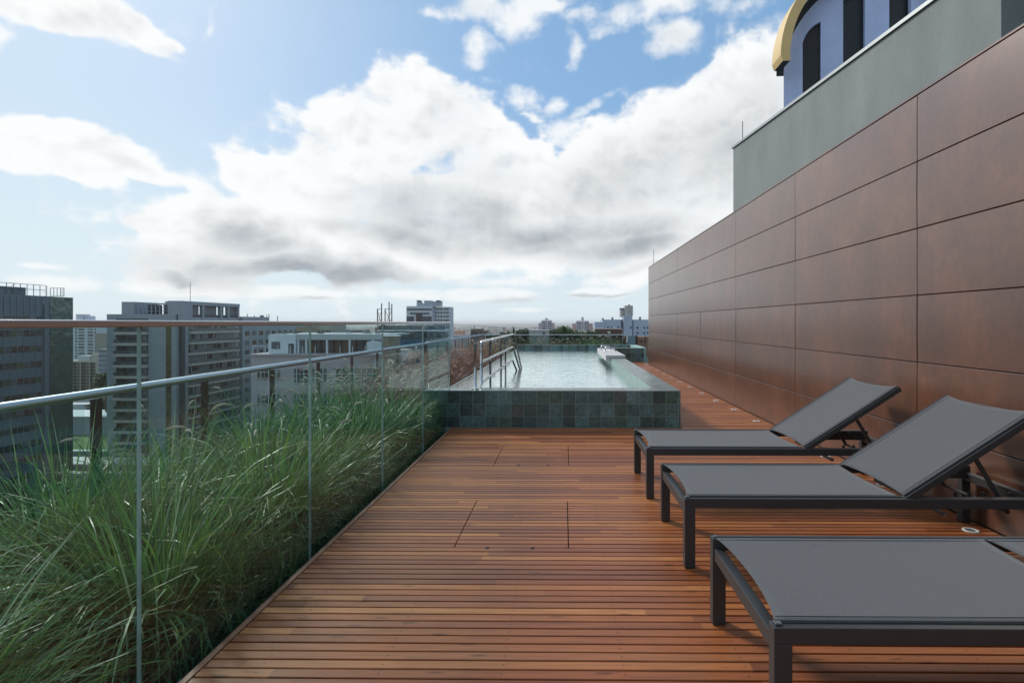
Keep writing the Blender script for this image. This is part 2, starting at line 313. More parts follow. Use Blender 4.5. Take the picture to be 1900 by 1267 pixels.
def deck_mat():
    m = bpy.data.materials.new('oiled_hardwood_boards'); m.use_nodes = True; t = m.node_tree; L = t.links.new; b = t.nodes['Principled BSDF']
    tc = N(t, 'ShaderNodeTexCoord'); sp = N(t, 'ShaderNodeSeparateXYZ'); L(tc.outputs['Object'], sp.inputs[0])
    row = mth(t, 'FLOOR', mth(t, 'DIVIDE', sp.outputs[1], .054))
    wn = N(t, 'ShaderNodeTexWhiteNoise', noise_dimensions='1D'); L(row, wn.inputs['W'])
    seg = mth(t, 'FLOOR', mth(t, 'ADD', mth(t, 'DIVIDE', sp.outputs[0], 1.9), mth(t, 'MULTIPLY', wn.outputs['Value'], 3.0)))
    cb = N(t, 'ShaderNodeCombineXYZ'); L(row, cb.inputs[0]); L(seg, cb.inputs[1])
    wn2 = N(t, 'ShaderNodeTexWhiteNoise', noise_dimensions='3D'); L(cb.outputs[0], wn2.inputs['Vector'])
    ramp = N(t, 'ShaderNodeValToRGB'); L(wn2.outputs['Value'], ramp.inputs[0])
    cr = ramp.color_ramp; cr.elements[0].color = (.205,.058,.017,1); cr.elements[1].color = (.50,.195,.060,1)
    for p, c in ((.2,(.26,.068,.020,1)),(.45,(.38,.120,.034,1)),(.62,(.26,.078,.030,1)),(.82,(.43,.152,.046,1))):
        e = cr.elements.new(p); e.color = c
    # grain along X, shifted per board
    off = N(t, 'ShaderNodeCombineXYZ'); L(mth(t,'MULTIPLY',wn2.outputs['Value'],37.0), off.inputs[2]); L(mth(t,'MULTIPLY',row,.37), off.inputs[0])
    ad = N(t, 'ShaderNodeVectorMath', operation='ADD'); L(tc.outputs['Object'], ad.inputs[0]); L(off.outputs[0], ad.inputs[1])
    mp = N(t, 'ShaderNodeMapping'); mp.inputs['Scale'].default_value = (1.6, 42, 1); L(ad.outputs[0], mp.inputs[0])
    g = N(t, 'ShaderNodeTexNoise'); g.inputs['Scale'].default_value = 2.2; g.inputs['Detail'].default_value = 9; g.inputs['Roughness'].default_value = .62; g.inputs['Distortion'].default_value = .6; L(mp.outputs[0], g.inputs['Vector'])
    gr = N(t, 'ShaderNodeMapRange'); gr.inputs[1].default_value = .28; gr.inputs[2].default_value = .72; gr.inputs[3].default_value = .62; gr.inputs[4].default_value = 1.3; L(g.outputs['Fac'], gr.inputs[0])
    # blotches: sun-bleached / oiled
    mp2 = N(t, 'ShaderNodeMapping'); mp2.inputs['Scale'].default_value = (1.1, 2.6, 1); L(tc.outputs['Object'], mp2.inputs[0])
    bl = N(t, 'ShaderNodeTexNoise'); bl.inputs['Scale'].default_value = 1.7; bl.inputs['Detail'].default_value = 6; L(mp2.outputs[0], bl.inputs['Vector'])
    blr = N(t, 'ShaderNodeMapRange'); blr.inputs[1].default_value = .35; blr.inputs[2].default_value = .68; blr.inputs[3].default_value = 0; blr.inputs[4].default_value = 1; L(bl.outputs['Fac'], blr.inputs[0])
    v = N(t, 'ShaderNodeVectorMath', operation='SCALE'); L(ramp.outputs[0], v.inputs[0]); L(gr.outputs[0], v.inputs['Scale'])
    mx = N(t, 'ShaderNodeMix', data_type='RGBA'); L(mth(t,'MULTIPLY',blr.outputs[0],.24), mx.inputs[0]); L(v.outputs[0], mx.inputs[6]); mx.inputs[7].default_value = (.36,.165,.08,1)
    # small knots
    mp3 = N(t, 'ShaderNodeMapping'); mp3.inputs['Scale'].default_value = (3.2, 16, 1); L(ad.outputs[0], mp3.inputs[0])
    vo = N(t, 'ShaderNodeTexVoronoi'); vo.inputs['Scale'].default_value = 1.0; L(mp3.outputs[0], vo.inputs['Vector'])
    kn = N(t, 'ShaderNodeMapRange', interpolation_type='SMOOTHSTEP'); kn.inputs[1].default_value = .05; kn.inputs[2].default_value = .16; kn.inputs[3].default_value = .5; kn.inputs[4].default_value = 1; L(vo.outputs['Distance'], kn.inputs[0])
    # screw heads every 0.45 m, near both board edges
    fx = mth(t,'SUBTRACT', mth(t,'FRACT', mth(t,'DIVIDE', sp.outputs[0], .45)), .5); fy = mth(t,'ABSOLUTE', mth(t,'SUBTRACT', mth(t,'FRACT', mth(t,'DIVIDE', sp.outputs[1], .054)), .44))
    rr = mth(t,'SQRT', mth(t,'ADD', mth(t,'POWER', mth(t,'MULTIPLY', fx, .45), 2.0), mth(t,'POWER', mth(t,'MULTIPLY', fy, .054), 2.0)))
    sc = N(t, 'ShaderNodeMapRange', interpolation_type='SMOOTHSTEP'); sc.inputs[1].default_value = .003; sc.inputs[2].default_value = .0055; sc.inputs[3].default_value = .45; sc.inputs[4].default_value = 1; L(rr, sc.inputs[0])
    v2 = N(t, 'ShaderNodeVectorMath', operation='SCALE'); L(mx.outputs[2], v2.inputs[0]); L(mth(t,'MULTIPLY', kn.outputs[0], sc.outputs[0]), v2.inputs['Scale'])
    L(v2.outputs[0], b.inputs['Base Color'])
    rg = N(t, 'ShaderNodeMapRange'); rg.inputs[3].default_value = .26; rg.inputs[4].default_value = .46; L(bl.outputs['Fac'], rg.inputs[0]); L(mth(t,'ADD', rg.outputs[0], mth(t,'MULTIPLY', wn2.outputs['Value'], .10)), b.inputs['Roughness'])
    bm = N(t, 'ShaderNodeBump'); bm.inputs['Strength'].default_value = .35; bm.inputs['Distance'].default_value = .0015; L(g.outputs['Fac'], bm.inputs['Height']); L(bm.outputs[0], b.inputs['Normal'])
    b.inputs['Specular IOR Level'].default_value = .34
    return m
M['deck'] = deck_mat()
M['trim'] = mat('deck_edge_timber', (.30,.14,.075), .5, var=.25, vscale=6, stretch=(20,1,20))

def clad_mat():
    m = bpy.data.materials.new('rust_brown_cladding'); m.use_nodes = True; t = m.node_tree; L = t.links.new; b = t.nodes['Principled BSDF']
    tc = N(t, 'ShaderNodeTexCoord')
    def nz(sc, det, stretch, dist=0):
        mp = N(t, 'ShaderNodeMapping'); mp.inputs['Scale'].default_value = stretch; L(tc.outputs['Object'], mp.inputs[0])
        n = N(t, 'ShaderNodeTexNoise'); n.inputs['Scale'].default_value = sc; n.inputs['Detail'].default_value = det; n.inputs['Roughness'].default_value = .62; n.inputs['Distortion'].default_value = dist; L(mp.outputs[0], n.inputs['Vector']); return n.outputs['Fac']
    a = nz(2.6, 6, (1, 1, .6)); c = nz(16, 5, (1,1,.7)); s = nz(90, 3, (1,1,1)); lo = nz(.7, 2, (1,1,1))
    ramp = N(t, 'ShaderNodeValToRGB'); L(a, ramp.inputs[0]); cr = ramp.color_ramp
    cr.elements[0].position = .32; cr.elements[0].color = (.098,.042,.024,1); cr.elements[1].position = .72; cr.elements[1].color = (.158,.073,.045,1)
    e = cr.elements.new(.5); e.color = (.122,.050,.028,1); e = cr.elements.new(.61); e.color = (.150,.057,.028,1)
    r1 = N(t, 'ShaderNodeMapRange'); r1.inputs[1].default_value = .3; r1.inputs[2].default_value = .7; r1.inputs[3].default_value = .84; r1.inputs[4].default_value = 1.18; L(c, r1.inputs[0])
    r2 = N(t, 'ShaderNodeMapRange'); r2.inputs[1].default_value = .3; r2.inputs[2].default_value = .7; r2.inputs[3].default_value = .85; r2.inputs[4].default_value = 1.18; L(s, r2.inputs[0])
    sp = N(t, 'ShaderNodeSeparateXYZ'); g_ = N(t, 'ShaderNodeNewGeometry'); L(g_.outputs['Position'], sp.inputs[0])
    cb = N(t, 'ShaderNodeCombineXYZ'); L(mth(t,'FLOOR', mth(t,'DIVIDE', mth(t,'SUBTRACT', sp.outputs[1], 16.74), 2.118)), cb.inputs[0]); L(mth(t,'FLOOR', mth(t,'DIVIDE', sp.outputs[2], .4965)), cb.inputs[1])
    wn = N(t, 'ShaderNodeTexWhiteNoise', noise_dimensions='2D'); L(cb.outputs[0], wn.inputs['Vector'])
    pv = mth(t,'ADD', mth(t,'MULTIPLY', wn.outputs['Value'], .16), .92)
    v = N(t, 'ShaderNodeVectorMath', operation='SCALE'); L(ramp.outputs[0], v.inputs[0]); L(mth(t,'MULTIPLY', pv, mth(t,'MULTIPLY', r1.outputs[0], r2.outputs[0])), v.inputs['Scale']); L(v.outputs[0], b.inputs['Base Color'])
    rg = N(t, 'ShaderNodeMapRange'); rg.inputs[3].default_value = .30; rg.inputs[4].default_value = .36; L(lo, rg.inputs[0]); L(rg.outputs[0], b.inputs['Roughness'])
    b.inputs['Specular IOR Level'].default_value = .9; b.inputs['Coat Weight'].default_value = .6; b.inputs['Coat Roughness'].default_value = .24
    return m
M['clad'] = clad_mat()

def tile_mat():
    m = bpy.data.materials.new('green_slate_tile'); m.use_nodes = True; t = m.node_tree; L = t.links.new; b = t.nodes['Principled BSDF']
    at_ = N(t, 'ShaderNodeAttribute'); at_.attribute_name = 'tint'; at_.attribute_type = 'GEOMETRY'
    tc = N(t, 'ShaderNodeTexCoord')
    ramp = N(t, 'ShaderNodeValToRGB'); L(at_.outputs['Fac'], ramp.inputs[0]); cr = ramp.color_ramp
    cr.elements[0].color = (.042,.062,.062,1); cr.elements[1].color = (.125,.215,.215,1)
    for p, c in ((.22,(.060,.108,.108,1)),(.42,(.082,.155,.158,1)),(.56,(.064,.110,.086,1)),(.70,(.105,.190,.190,1)),(.86,(.078,.098,.096,1))):
        e = cr.elements.new(p); e.color = c
    n = N(t, 'ShaderNodeTexNoise'); n.inputs['Scale'].default_value = 22; n.inputs['Detail'].default_value = 9; n.inputs['Roughness'].default_value = .68; n.inputs['Distortion'].default_value = 1.2
    ad = N(t, 'ShaderNodeVectorMath', operation='ADD'); L(tc.outputs['Object'], ad.inputs[0]); cb = N(t, 'ShaderNodeCombineXYZ'); L(mth(t,'MULTIPLY',at_.outputs['Fac'],53.0), cb.inputs[0]); L(cb.outputs[0], ad.inputs[1]); L(ad.outputs[0], n.inputs['Vector'])
    r = N(t, 'ShaderNodeMapRange'); r.inputs[1].default_value = .33; r.inputs[2].default_value = .68; r.inputs[3].default_value = .45; r.inputs[4].default_value = 1.75; L(n.outputs['Fac'], r.inputs[0])
    v = N(t, 'ShaderNodeVectorMath', operation='SCALE'); L(ramp.outputs[0], v.inputs[0]); L(r.outputs[0], v.inputs['Scale']); L(v.outputs[0], b.inputs['Base Color'])
    b.inputs['Roughness'].default_value = .24
    bm = N(t, 'ShaderNodeBump'); bm.inputs['Strength'].default_value = .5; bm.inputs['Distance'].default_value = .003; L(n.outputs['Fac'], bm.inputs['Height']); L(bm.outputs[0], b.inputs['Normal'])
    return m
M['tile'] = tile_mat()
M['grout'] = mat('pale_grout', (.38,.43,.40), .8)
M['pool_in'] = mat('pool_floor_mosaic', (.30,.46,.42), .5, var=.2, vscale=8)

def water_mat():
    m = bpy.data.materials.new('pool_water'); m.use_nodes = True; t = m.node_tree; t.nodes.clear(); L = t.links.new
    out = N(t, 'ShaderNodeOutputMaterial'); tr = N(t, 'ShaderNodeBsdfTransparent'); tr.inputs[0].default_value = (.50,.80,.76,1)
    gl = N(t, 'ShaderNodeBsdfGlossy'); gl.inputs['Roughness'].default_value = .015; gl.inputs[0].default_value = (.88,.98,.99,1)
    tc = N(t, 'ShaderNodeTexCoord')
    hs = None
    for sc, st, amp in ((2.2,(1,2.8,1),1.0),(7,(1,2.6,1),.34)):
        mp = N(t, 'ShaderNodeMapping'); mp.inputs['Scale'].default_value = st; L(tc.outputs['Object'], mp.inputs[0])
        n = N(t, 'ShaderNodeTexNoise'); n.inputs['Scale'].default_value = sc; n.inputs['Detail'].default_value = 3; n.inputs['Distortion'].default_value = .4; L(mp.outputs[0], n.inputs['Vector'])
        h = mth(t,'MULTIPLY', n.outputs['Fac'], amp); hs = h if hs is None else mth(t,'ADD', hs, h)
    bm = N(t, 'ShaderNodeBump'); bm.inputs['Strength'].default_value = .42; bm.inputs['Distance'].default_value = .017; L(hs, bm.inputs['Height'])
    L(bm.outputs[0], gl.inputs['Normal'])
    fr = N(t, 'ShaderNodeFresnel'); fr.inputs['IOR'].default_value = 1.33; L(bm.outputs[0], fr.inputs['Normal'])
    mx = N(t, 'ShaderNodeMixShader'); L(mth(t,'MULTIPLY',fr.outputs[0],2.1,clamp=True), mx.inputs[0]); L(tr.outputs[0], mx.inputs[1]); L(gl.outputs[0], mx.inputs[2]); L(mx.outputs[0], out.inputs[0])
    return m
M['water'] = water_mat()

def blade_mat(name, stops, trans=.35, rough=.42):
    m = bpy.data.materials.new(name); m.use_nodes = True; t = m.node_tree; L = t.links.new; b = t.nodes['Principled BSDF']; out = t.nodes['Material Output']
    a = N(t, 'ShaderNodeAttribute'); a.attribute_name = 'tint'
    ramp = N(t, 'ShaderNodeValToRGB'); L(a.outputs['Fac'], ramp.inputs[0]); cr = ramp.color_ramp
    cr.elements[0].color = (*stops[0][1],1); cr.elements[0].position = stops[0][0]; cr.elements[1].color = (*stops[-1][1],1); cr.elements[1].position = stops[-1][0]
    for p, c in stops[1:-1]: e = cr.elements.new(p); e.color = (*c,1)
    L(ramp.outputs[0], b.inputs['Base Color']); b.inputs['Roughness'].default_value = rough
    tl = N(t, 'ShaderNodeBsdfTranslucent'); L(ramp.outputs[0], tl.inputs[0]); mx = N(t, 'ShaderNodeMixShader'); mx.inputs[0].default_value = trans
    L(b.outputs[0], mx.inputs[1]); L(tl.outputs[0], mx.inputs[2]); L(mx.outputs[0], out.inputs[0]); return m
M['blade'] = blade_mat('grass_blade_green', [(0,(.024,.080,.022)),(.3,(.060,.175,.050)),(.55,(.105,.255,.095)),(.72,(.19,.36,.06)),(.86,(.31,.44,.27)),(1,(.58,.54,.33))], .25, .40)
M['blade_brown'] = blade_mat('grass_blade_dry', [(0,(.05,.022,.018)),(.4,(.10,.042,.030)),(.7,(.18,.085,.055)),(1,(.33,.20,.13))], .3)
M['blade_mix'] = blade_mat('grass_blade_mixed', [(0,(.035,.06,.02)),(.45,(.09,.13,.045)),(.75,(.20,.20,.08)),(1,(.36,.30,.17))], .35)

# ------------------------------------------------------------------ ground, our own building
def smooth(a, b, x):
    t = max(0, min(1, (x-a)/(b-a))); return t*t*(3-2*t)
def ground_z(x, y):
    # street level 39 m below on the left, a hill on the right, a wide plain beyond
    base = -38.5
    hill = 26*smooth(-25, 15, x)*smooth(-20, 60, y)*(1-smooth(330, 900, y))
    far = -22*smooth(400, 2500, y)
    ridge = 60*smooth(9000, 16000, math.hypot(x,y))*(.45+.55*noise.noise(Vector((x*.00012, y*.00012, 3))))
    return base+hill+far+ridge
def ground():
    m = bpy.data.materials.new('city_ground'); m.use_nodes = True; t = m.node_tree; L = t.links.new; b = t.nodes['Principled BSDF']; b.inputs['Roughness'].default_value = .95
    tc = N(t, 'ShaderNodeTexCoord')
    def nz(s, d):
        n = N(t, 'ShaderNodeTexNoise'); n.inputs['Scale'].default_value = s; n.inputs['Detail'].default_value = d; L(tc.outputs['Object'], n.inputs['Vector']); return n.outputs['Fac']
    r = N(t, 'ShaderNodeValToRGB'); L(nz(.004, 8), r.inputs[0]); cr = r.color_ramp
    cr.elements[0].position = .38; cr.elements[0].color = (.035,.06,.03,1); cr.elements[1].position = .66; cr.elements[1].color = (.16,.15,.13,1); e = cr.elements.new(.5); e.color = (.07,.10,.05,1)
    v = N(t, 'ShaderNodeTexVoronoi'); v.inputs['Scale'].default_value = .05; L(tc.outputs['Object'], v.inputs['Vector'])
    mx = N(t, 'ShaderNodeMix', data_type='RGBA', blend_type='MULTIPLY'); mx.inputs[0].default_value = .6; L(r.outputs[0], mx.inputs[6]); L(v.outputs['Color'], mx.inputs[7]); L(mx.outputs[2], b.inputs['Base Color'])
    g = MB(); xs = []; 
    def axis(lim):
        a = []; v = 0; st = 15
        while v < lim: a.append(v); v += st; st *= 1.11
        a.append(lim); return a
    ax = axis(26000); xs = [-a for a in reversed(ax[1:])]+ax; ys = [-a for a in reversed(axis(3000)[1:])]+ax
    nx = len(xs)
    g.v = [(x, y, ground_z(x, y)) for y in ys for x in xs]
    g.f = [(j*nx+i, j*nx+i+1, (j+1)*nx+i+1, (j+1)*nx+i) for j in range(len(ys)-1) for i in range(nx-1)]; g.m = [0]*len(g.f)
    tag(g.build('ground', m, smooth=True), kind='structure')
ground()

XL, XW = -1.366, 2.64      # deck edge, cladding plane
XO = -3.40                 # outer handrail line
YB, YE = -3.0, 22.6        # ends of terrace
def terrace():
    t = empty('terrace_building', (0, 8, -38), label='our own tall building whose roof carries the timber deck, pool and planters', cat='building')
    MB().box(-3.62, 12, YB, YE+.2, -37, -.62).build('wall', M['concrete'], t)
    MB().box(XO-.12, XO+.02, YB, YE+.1, -.62, -.20).box(XO+.02, XW+.4, YE-.0, YE+.12, -.62, -.20).build('planter_curb', M['concrete_dark'], t)
    MB().box(XO+.02, -1.42, YB, 6.60, -.62, -.30).box(XO+.02, -1.76, 6.60, 20.5, -.62, -.05).box(XO+.02, XW+.4, 20.5, YE, -.62, -.02).build('planter_soil', M['soil'], t)
terrace()

# ------------------------------------------------------------------ deck
def deck():
    g = MB(); P, bw, th = .054, .0462, .024
    hatches = [(3.045,3.895,-.622,.030),(4.815,5.64,-.624,.050),(7.85,8.82,1.30,2.22)]
    k0 = int(math.floor(YB/P))
    k = k0
    while True:
        y0 = k*P; y1 = y0+bw
        if y1 > 17.68: break
        x0, x1 = XL+.030, XW-.006
        if y1 > 6.62: x0 = 1.445
        cuts = [x0]
        for (a, b, c, d) in hatches:
            if a-.005 <= y0 and y1 <= b+.01 and d > x0:
                for q in (c, d):
                    if q > x0: cuts += [q-.003, q+.003]
        cuts.append(x1)
        rr = random.Random(k)
        dz = rr.uniform(-.0007, .0007)
        e = .0022
        for i in range(0, len(cuts), 2):
            a, b = cuts[i], cuts[i+1]; t0 = dz
            sl = rr.uniform(-.0008,.0008)
            vs = []
            for x in (a, b):
                s_ = sl if x == a else -sl
                vs += [(x,y0,-th),(x,y0,t0-e+s_),(x,y0+e,t0+s_),(x,y1-e,t0+s_),(x,y1,t0-e+s_),(x,y1,-th)]
            g.add(vs, [(i2, i2+1, 7+i2, 6+i2) for i2 in range(5)]+[(5,4,3,2,1,0),(6,7,8,9,10,11),(0,6,11,5)])
        k += 1
    d = g.build('timber_deck', M['deck']); tag(d, kind='structure')
    tr = MB().box(XL, XL+.026, YB, 6.60, -.05, .004).build('deck_edge_trim', M['trim'], bevel=.002); tag(tr, kind='structure')
    u = MB().box(XL+.001, XW, YB, 17.7, -.60, -.045)
    for i in range(24): u.box(XL+.2+i*.45*0, XL+.21, 0,.01,-.05,-.045)
    tag(u.build('deck_substrate', M['under']), kind='structure')
    for (px, py, n) in ((-.431,3.067,0),(-.174,3.067,0),(-.400,4.85,1),(-.135,4.85,1),(1.755,7.90,2),(2.01,7.90,2)):
        m = MB(); m.tube([(px,py,.0006),(px,py,.0022)], .0125, 16).cur = 0  # flat dark disc: the shade inside the finger hole put into colour
        lab = {0:'dark disc for the shade in a finger hole of the nearer deck hatch, ',1:'dark disc for the shade in a finger hole of the farther deck hatch, ',2:'dark disc for the shade in a finger hole of the deck hatch beside the pool, '}[n]
        left = px in (-.431,-.400,1.755)
        o = m.build('finger_hole', M['under']); tag(o, lab+('left of its pair' if left else 'right of its pair'), 'hatch hole', 'finger holes of the deck hatches')
deck()

# ------------------------------------------------------------------ cladding wall
YW1 = atX(1203.2, XW)
def wall():
    t = empty('cladding_wall', (XW, 8, 0), label='long tall wall of rust brown panels along the right of the deck', cat='wall')
    step = 2.118; g = MB(); ys = [YW1-step*i for i in range(0, 11)]; ys = [y for y in ys]
    rows = [0.006, .4865, .985, 1.483, 1.981, 2.479, 2.975]
    for i in range(len(ys)-1):
        y1, y0 = ys[i], ys[i+1]
        for r in range(6):
            z0, z1 = rows[r]+.0035, rows[r+1]-.0035
            rr = random.Random(i*10+r); tilt = rr.uniform(-.0012,.0012); tl2 = rr.uniform(-.0015,.0015)
            ya, yb = y0+.0035, y1-.0035; c = .0022; n = 10
            # flat bevelled rim, then a faintly bowed face of its own vertices
            f = lambda y, z, d: (XW-d-tilt*((z-z0)/(z1-z0)-.5)-tl2*((y-ya)/(yb-ya)*2-1), y, z)
            vs = []
            for k in range(n+1):
                q = k/n; z = z0+c+(z1-z0-2*c)*q; bow = .0016*(1-(2*q-1)**2)
                for y in (ya+c, yb-c): vs.append(f(y, z, bow))
            g.add(vs, [(2*k, 2*k+1, 2*k+3, 2*k+2) for k in range(n)])
            o4 = [f(ya,z0,-c), f(yb,z0,-c), f(yb,z1,-c), f(ya,z1,-c)]; i4 = [f(ya+c,z0+c,0), f(yb-c,z0+c,0), f(yb-c,z1-c,0), f(ya+c,z1-c,0)]
            for k in range(4):
                k2 = (k+1) % 4; g.add([o4[k], o4[k2], i4[k2], i4[k]], [(0,1,2,3)])
                b4 = [(XW+.02,)+tuple(v[1:]) for v in (o4[k], o4[k2])]; g.add([o4[k], b4[0], b4[1], o4[k2]], [(0,1,2,3)])
    g.build('cladding', M['clad'], t, smooth=True)
    MB().box(XW+.012, XW+.30, ys[-1], YW1-.004, -.02, 2.97).build('core', mat('panel_gap_dark', (.040,.022,.016), .8), t)
    MB().box(XW-.003, XW+.32, ys[-1], YW1, 2.9785, 2.992).build('coping', M['clad'], t)
    MB().box(XW+.002, XW+.31, YW1-.003, YW1+.004, 0, 2.975).build('end_panel', M['clad'], t)
    rod = MB().tube([(XW+.05,atX(1212.7,XW+.05),2.99),(XW+.05,atX(1212.7,XW+.05),3.45)], .006, 6).build('lightning_rod', M['post'])
    tag(rod, 'thin lightning rod at the far end of the rust brown wall', 'lightning rod')
wall()

def upper():
    # grey rendered volume set back behind the brown wall; its face turns a few degrees away
    X0, Y0 = 3.0, 3.0/math.tan(math.atan((1360.6-PX)/F)-YAW)
    s = .125
    fx = lambda y: X0+s*(Y0-y)
    ya = 4.52; zt = H+(PY-275)/F*Y0
    t = empty('grey_rendered_volume', (4, 7, 3), label='grey rendered rooftop block standing behind the brown wall', cat='wall')
    pts = [(fx(ya), ya), (9, ya), (9, Y0), (fx(Y0), Y0)]
    MB().prism(pts, -1, zt-.028).build('wall', M['concrete'], t)
    cp = [(fx(ya)-.022, ya-.02), (9.02, ya-.02), (9.02, Y0+.03), (fx(Y0)-.025, Y0+.03)]
    MB().prism(cp, zt-.018, zt+.022).build('parapet_cap', M['parapet_cap'], t)
    MB().prism([(x+.03*(1 if i in (0,3) else -1), y+.03*(1 if i<2 else -1)) for i,(x,y) in enumerate(pts)], zt-.029, zt-.017).build('shadow_joint', M['post'], t)
    d = MB().box(4.5, 9, YB-1, ya-.05, -1, 9).build('dark_rear_wall', M['darkwall']); tag(d, 'dark teal wall seen above the brown wall at the right edge', 'wall')
    yr = Y0-.25
    rod = MB().tube([(fx(yr)+.05, yr, zt), (fx(yr)+.05, yr, zt+.37)], .006, 6).build('lightning_rod', M['post'])
    tag(rod, 'thin lightning rod at the near corner of the grey rendered block', 'lightning rod')
    # vaulted blue tower with black slots and yellow rim
    D = 14.0; cx, cz = at(1639, 115, D); k = D/F
    Rb = 167*k
    t2 = empty('vaulted_rooftop_tower', (cx, D, 3), label='blue rooftop vault with tall black slots and yellow curved rim', cat='tower')
    slots = [(1501,1530.5),(1568,1605.5),(1650,1693),(1738,1775)]
    sl = [(at(a,0,D)[0]-cx, at(b,0,D)[0]-cx) for a, b in slots]
    Rs = 138*k; g = MB(); nseg = 160; zb = 2.0
    bow = lambda u: .55*(u/Rb)**2
    edges = sorted(set([round(-Rb+2*Rb*i/nseg, 5) for i in range(nseg+1)]+[round(q,5) for p in sl for q in p]))
    for a, b in zip(edges[:-1], edges[1:]):
        mid = (a+b)/2; ins = any(p[0] < mid < p[1] for p in sl)
        def arc(u, r): return cz+math.sqrt(max(0, r*r-u*u))
        def top(u):      # the outer slots end in a tighter quarter arch
            if abs(mid) < 90*k: return arc(u, Rs)
            return cz+37*k+47*k*math.sqrt(max(0, 1-((abs(u)-101*k)/(37*k))**2))
        lo_a, lo_b = (top(a) if ins else zb), (top(b) if ins else zb)
        g.quad((cx+a,D+bow(a),lo_a),(cx+b,D+bow(b),lo_b),(cx+b,D+bow(b),arc(b,Rb)),(cx+a,D+bow(a),arc(a,Rb)))
    blue = mat('blue_painted_render', (.52,.60,.86), .7, var=.08, vscale=1.6, bump=.2, bscale=60)
    o = g.build('facade', blue, t2); md = o.modifiers.new('thick', 'SOLIDIFY'); md.thickness = .10; md.offset = -1
    black = mat('black_slot_and_shade', (.008,.009,.012), .5)
    for a, b in sl:
        n = 12; gg = MB()
        for i in range(n):
            u0, u1 = a-.16+(b-a+.32)*i/n, a-.16+(b-a+.32)*(i+1)/n
            z_ = lambda u: cz+math.sqrt(max(.01, (Rs+.12)**2-u*u))
            gg.quad((cx+u0,D+bow(u0)+.13,zb),(cx+u1,D+bow(u1)+.13,zb),(cx+u1,D+bow(u1)+.13,z_(u1)),(cx+u0,D+bow(u0)+.13,z_(u0)))
        gg.build('slot', black, t2)
    ri, ro = Rb+.19, Rb+.19+17*k; ring = MB(); a0, a1 = -2.5, 182.5; n = 60
    vs = []
    for i in range(n+1):
        a = rad(a0+(a1-a0)*i/n); dr = .05 if i in (0, n) else 0
        for r_, y in ((ri,D-.32),(ro-dr,D-.32),(ro-dr,D+.25),(ri,D+.25)): vs.append((cx+r_*math.cos(a), y, cz+r_*math.sin(a)))
    ring.add(vs, [(i*4+j, i*4+(j+1)%4, (i+1)*4+(j+1)%4, (i+1)*4+j) for i in range(n) for j in range(4)]+[(0,1,2,3),(n*4+3,n*4+2,n*4+1,n*4)])
    for i in range(len(ring.f)):
        if ring.f[i][0] % 4 in (3, 0) and i < n*4 and i % 4 in (3,): ring.m[i] = 1
    ring.m[-1] = 1; ring.m[-2] = 1  # black on the rim's underside and ends: shade put into the colour
    ring.build('curved_rim', [mat('yellow_painted_rim', (.72,.50,.20), .55, var=.05, vscale=2), black], t2)
    vs = []
    for i in range(n+1):
        a = rad(a0+(a1-a0)*i/n)
        for r_, y in ((Rb-.02,D+.02),(ri,D+.02)): vs.append((cx+r_*math.cos(a), y+bow(Rb*math.cos(a)), cz+r_*math.sin(a)))
    MB().add(vs, [(i*2, i*2+1, i*2+3, i*2+2) for i in range(n)]).build('soffit_shade', black, t2)  # black annulus: the shadow line between rim and body, painted
upper()

# ------------------------------------------------------------------ tiles
def tiled_face(g, gr, origin, ud, vd, nrm, nu, nv, tw, gap=.0032, u0=0, v0=0, w=None, h=None, tints=None):
    """tiles (each a slightly raised quad) clipped to w x h, on a grout sheet"""
    o, ud, vd, nrm = Vector(origin), Vector(ud), Vector(vd), Vector(nrm)
    gr.add([o, o+ud*w, o+ud*w+vd*h, o+vd*h], [(0,1,2,3)])
    i = 0; u = u0
    while u < w-.004:
        a, b = max(u,0)+gap/2, min(u+tw, w)-gap/2
        v = v0
        while v < h-.004:
            c, d = max(v,0)+gap/2, min(v+tw, h)-gap/2
            if b-a > .006 and d-c > .006:
                q = o+nrm*.0018
                g.add([q+ud*a+vd*c, q+ud*b+vd*c, q+ud*b+vd*d, q+ud*a+vd*d], [(0,1,2,3)]); tints.append(R.random())
            v += tw
        u += tw
def set_tint(o, tints, name='tint'):
    a = o.data.attributes.new(name, 'FLOAT', 'FACE')
    a.data.foreach_set('value', tints)

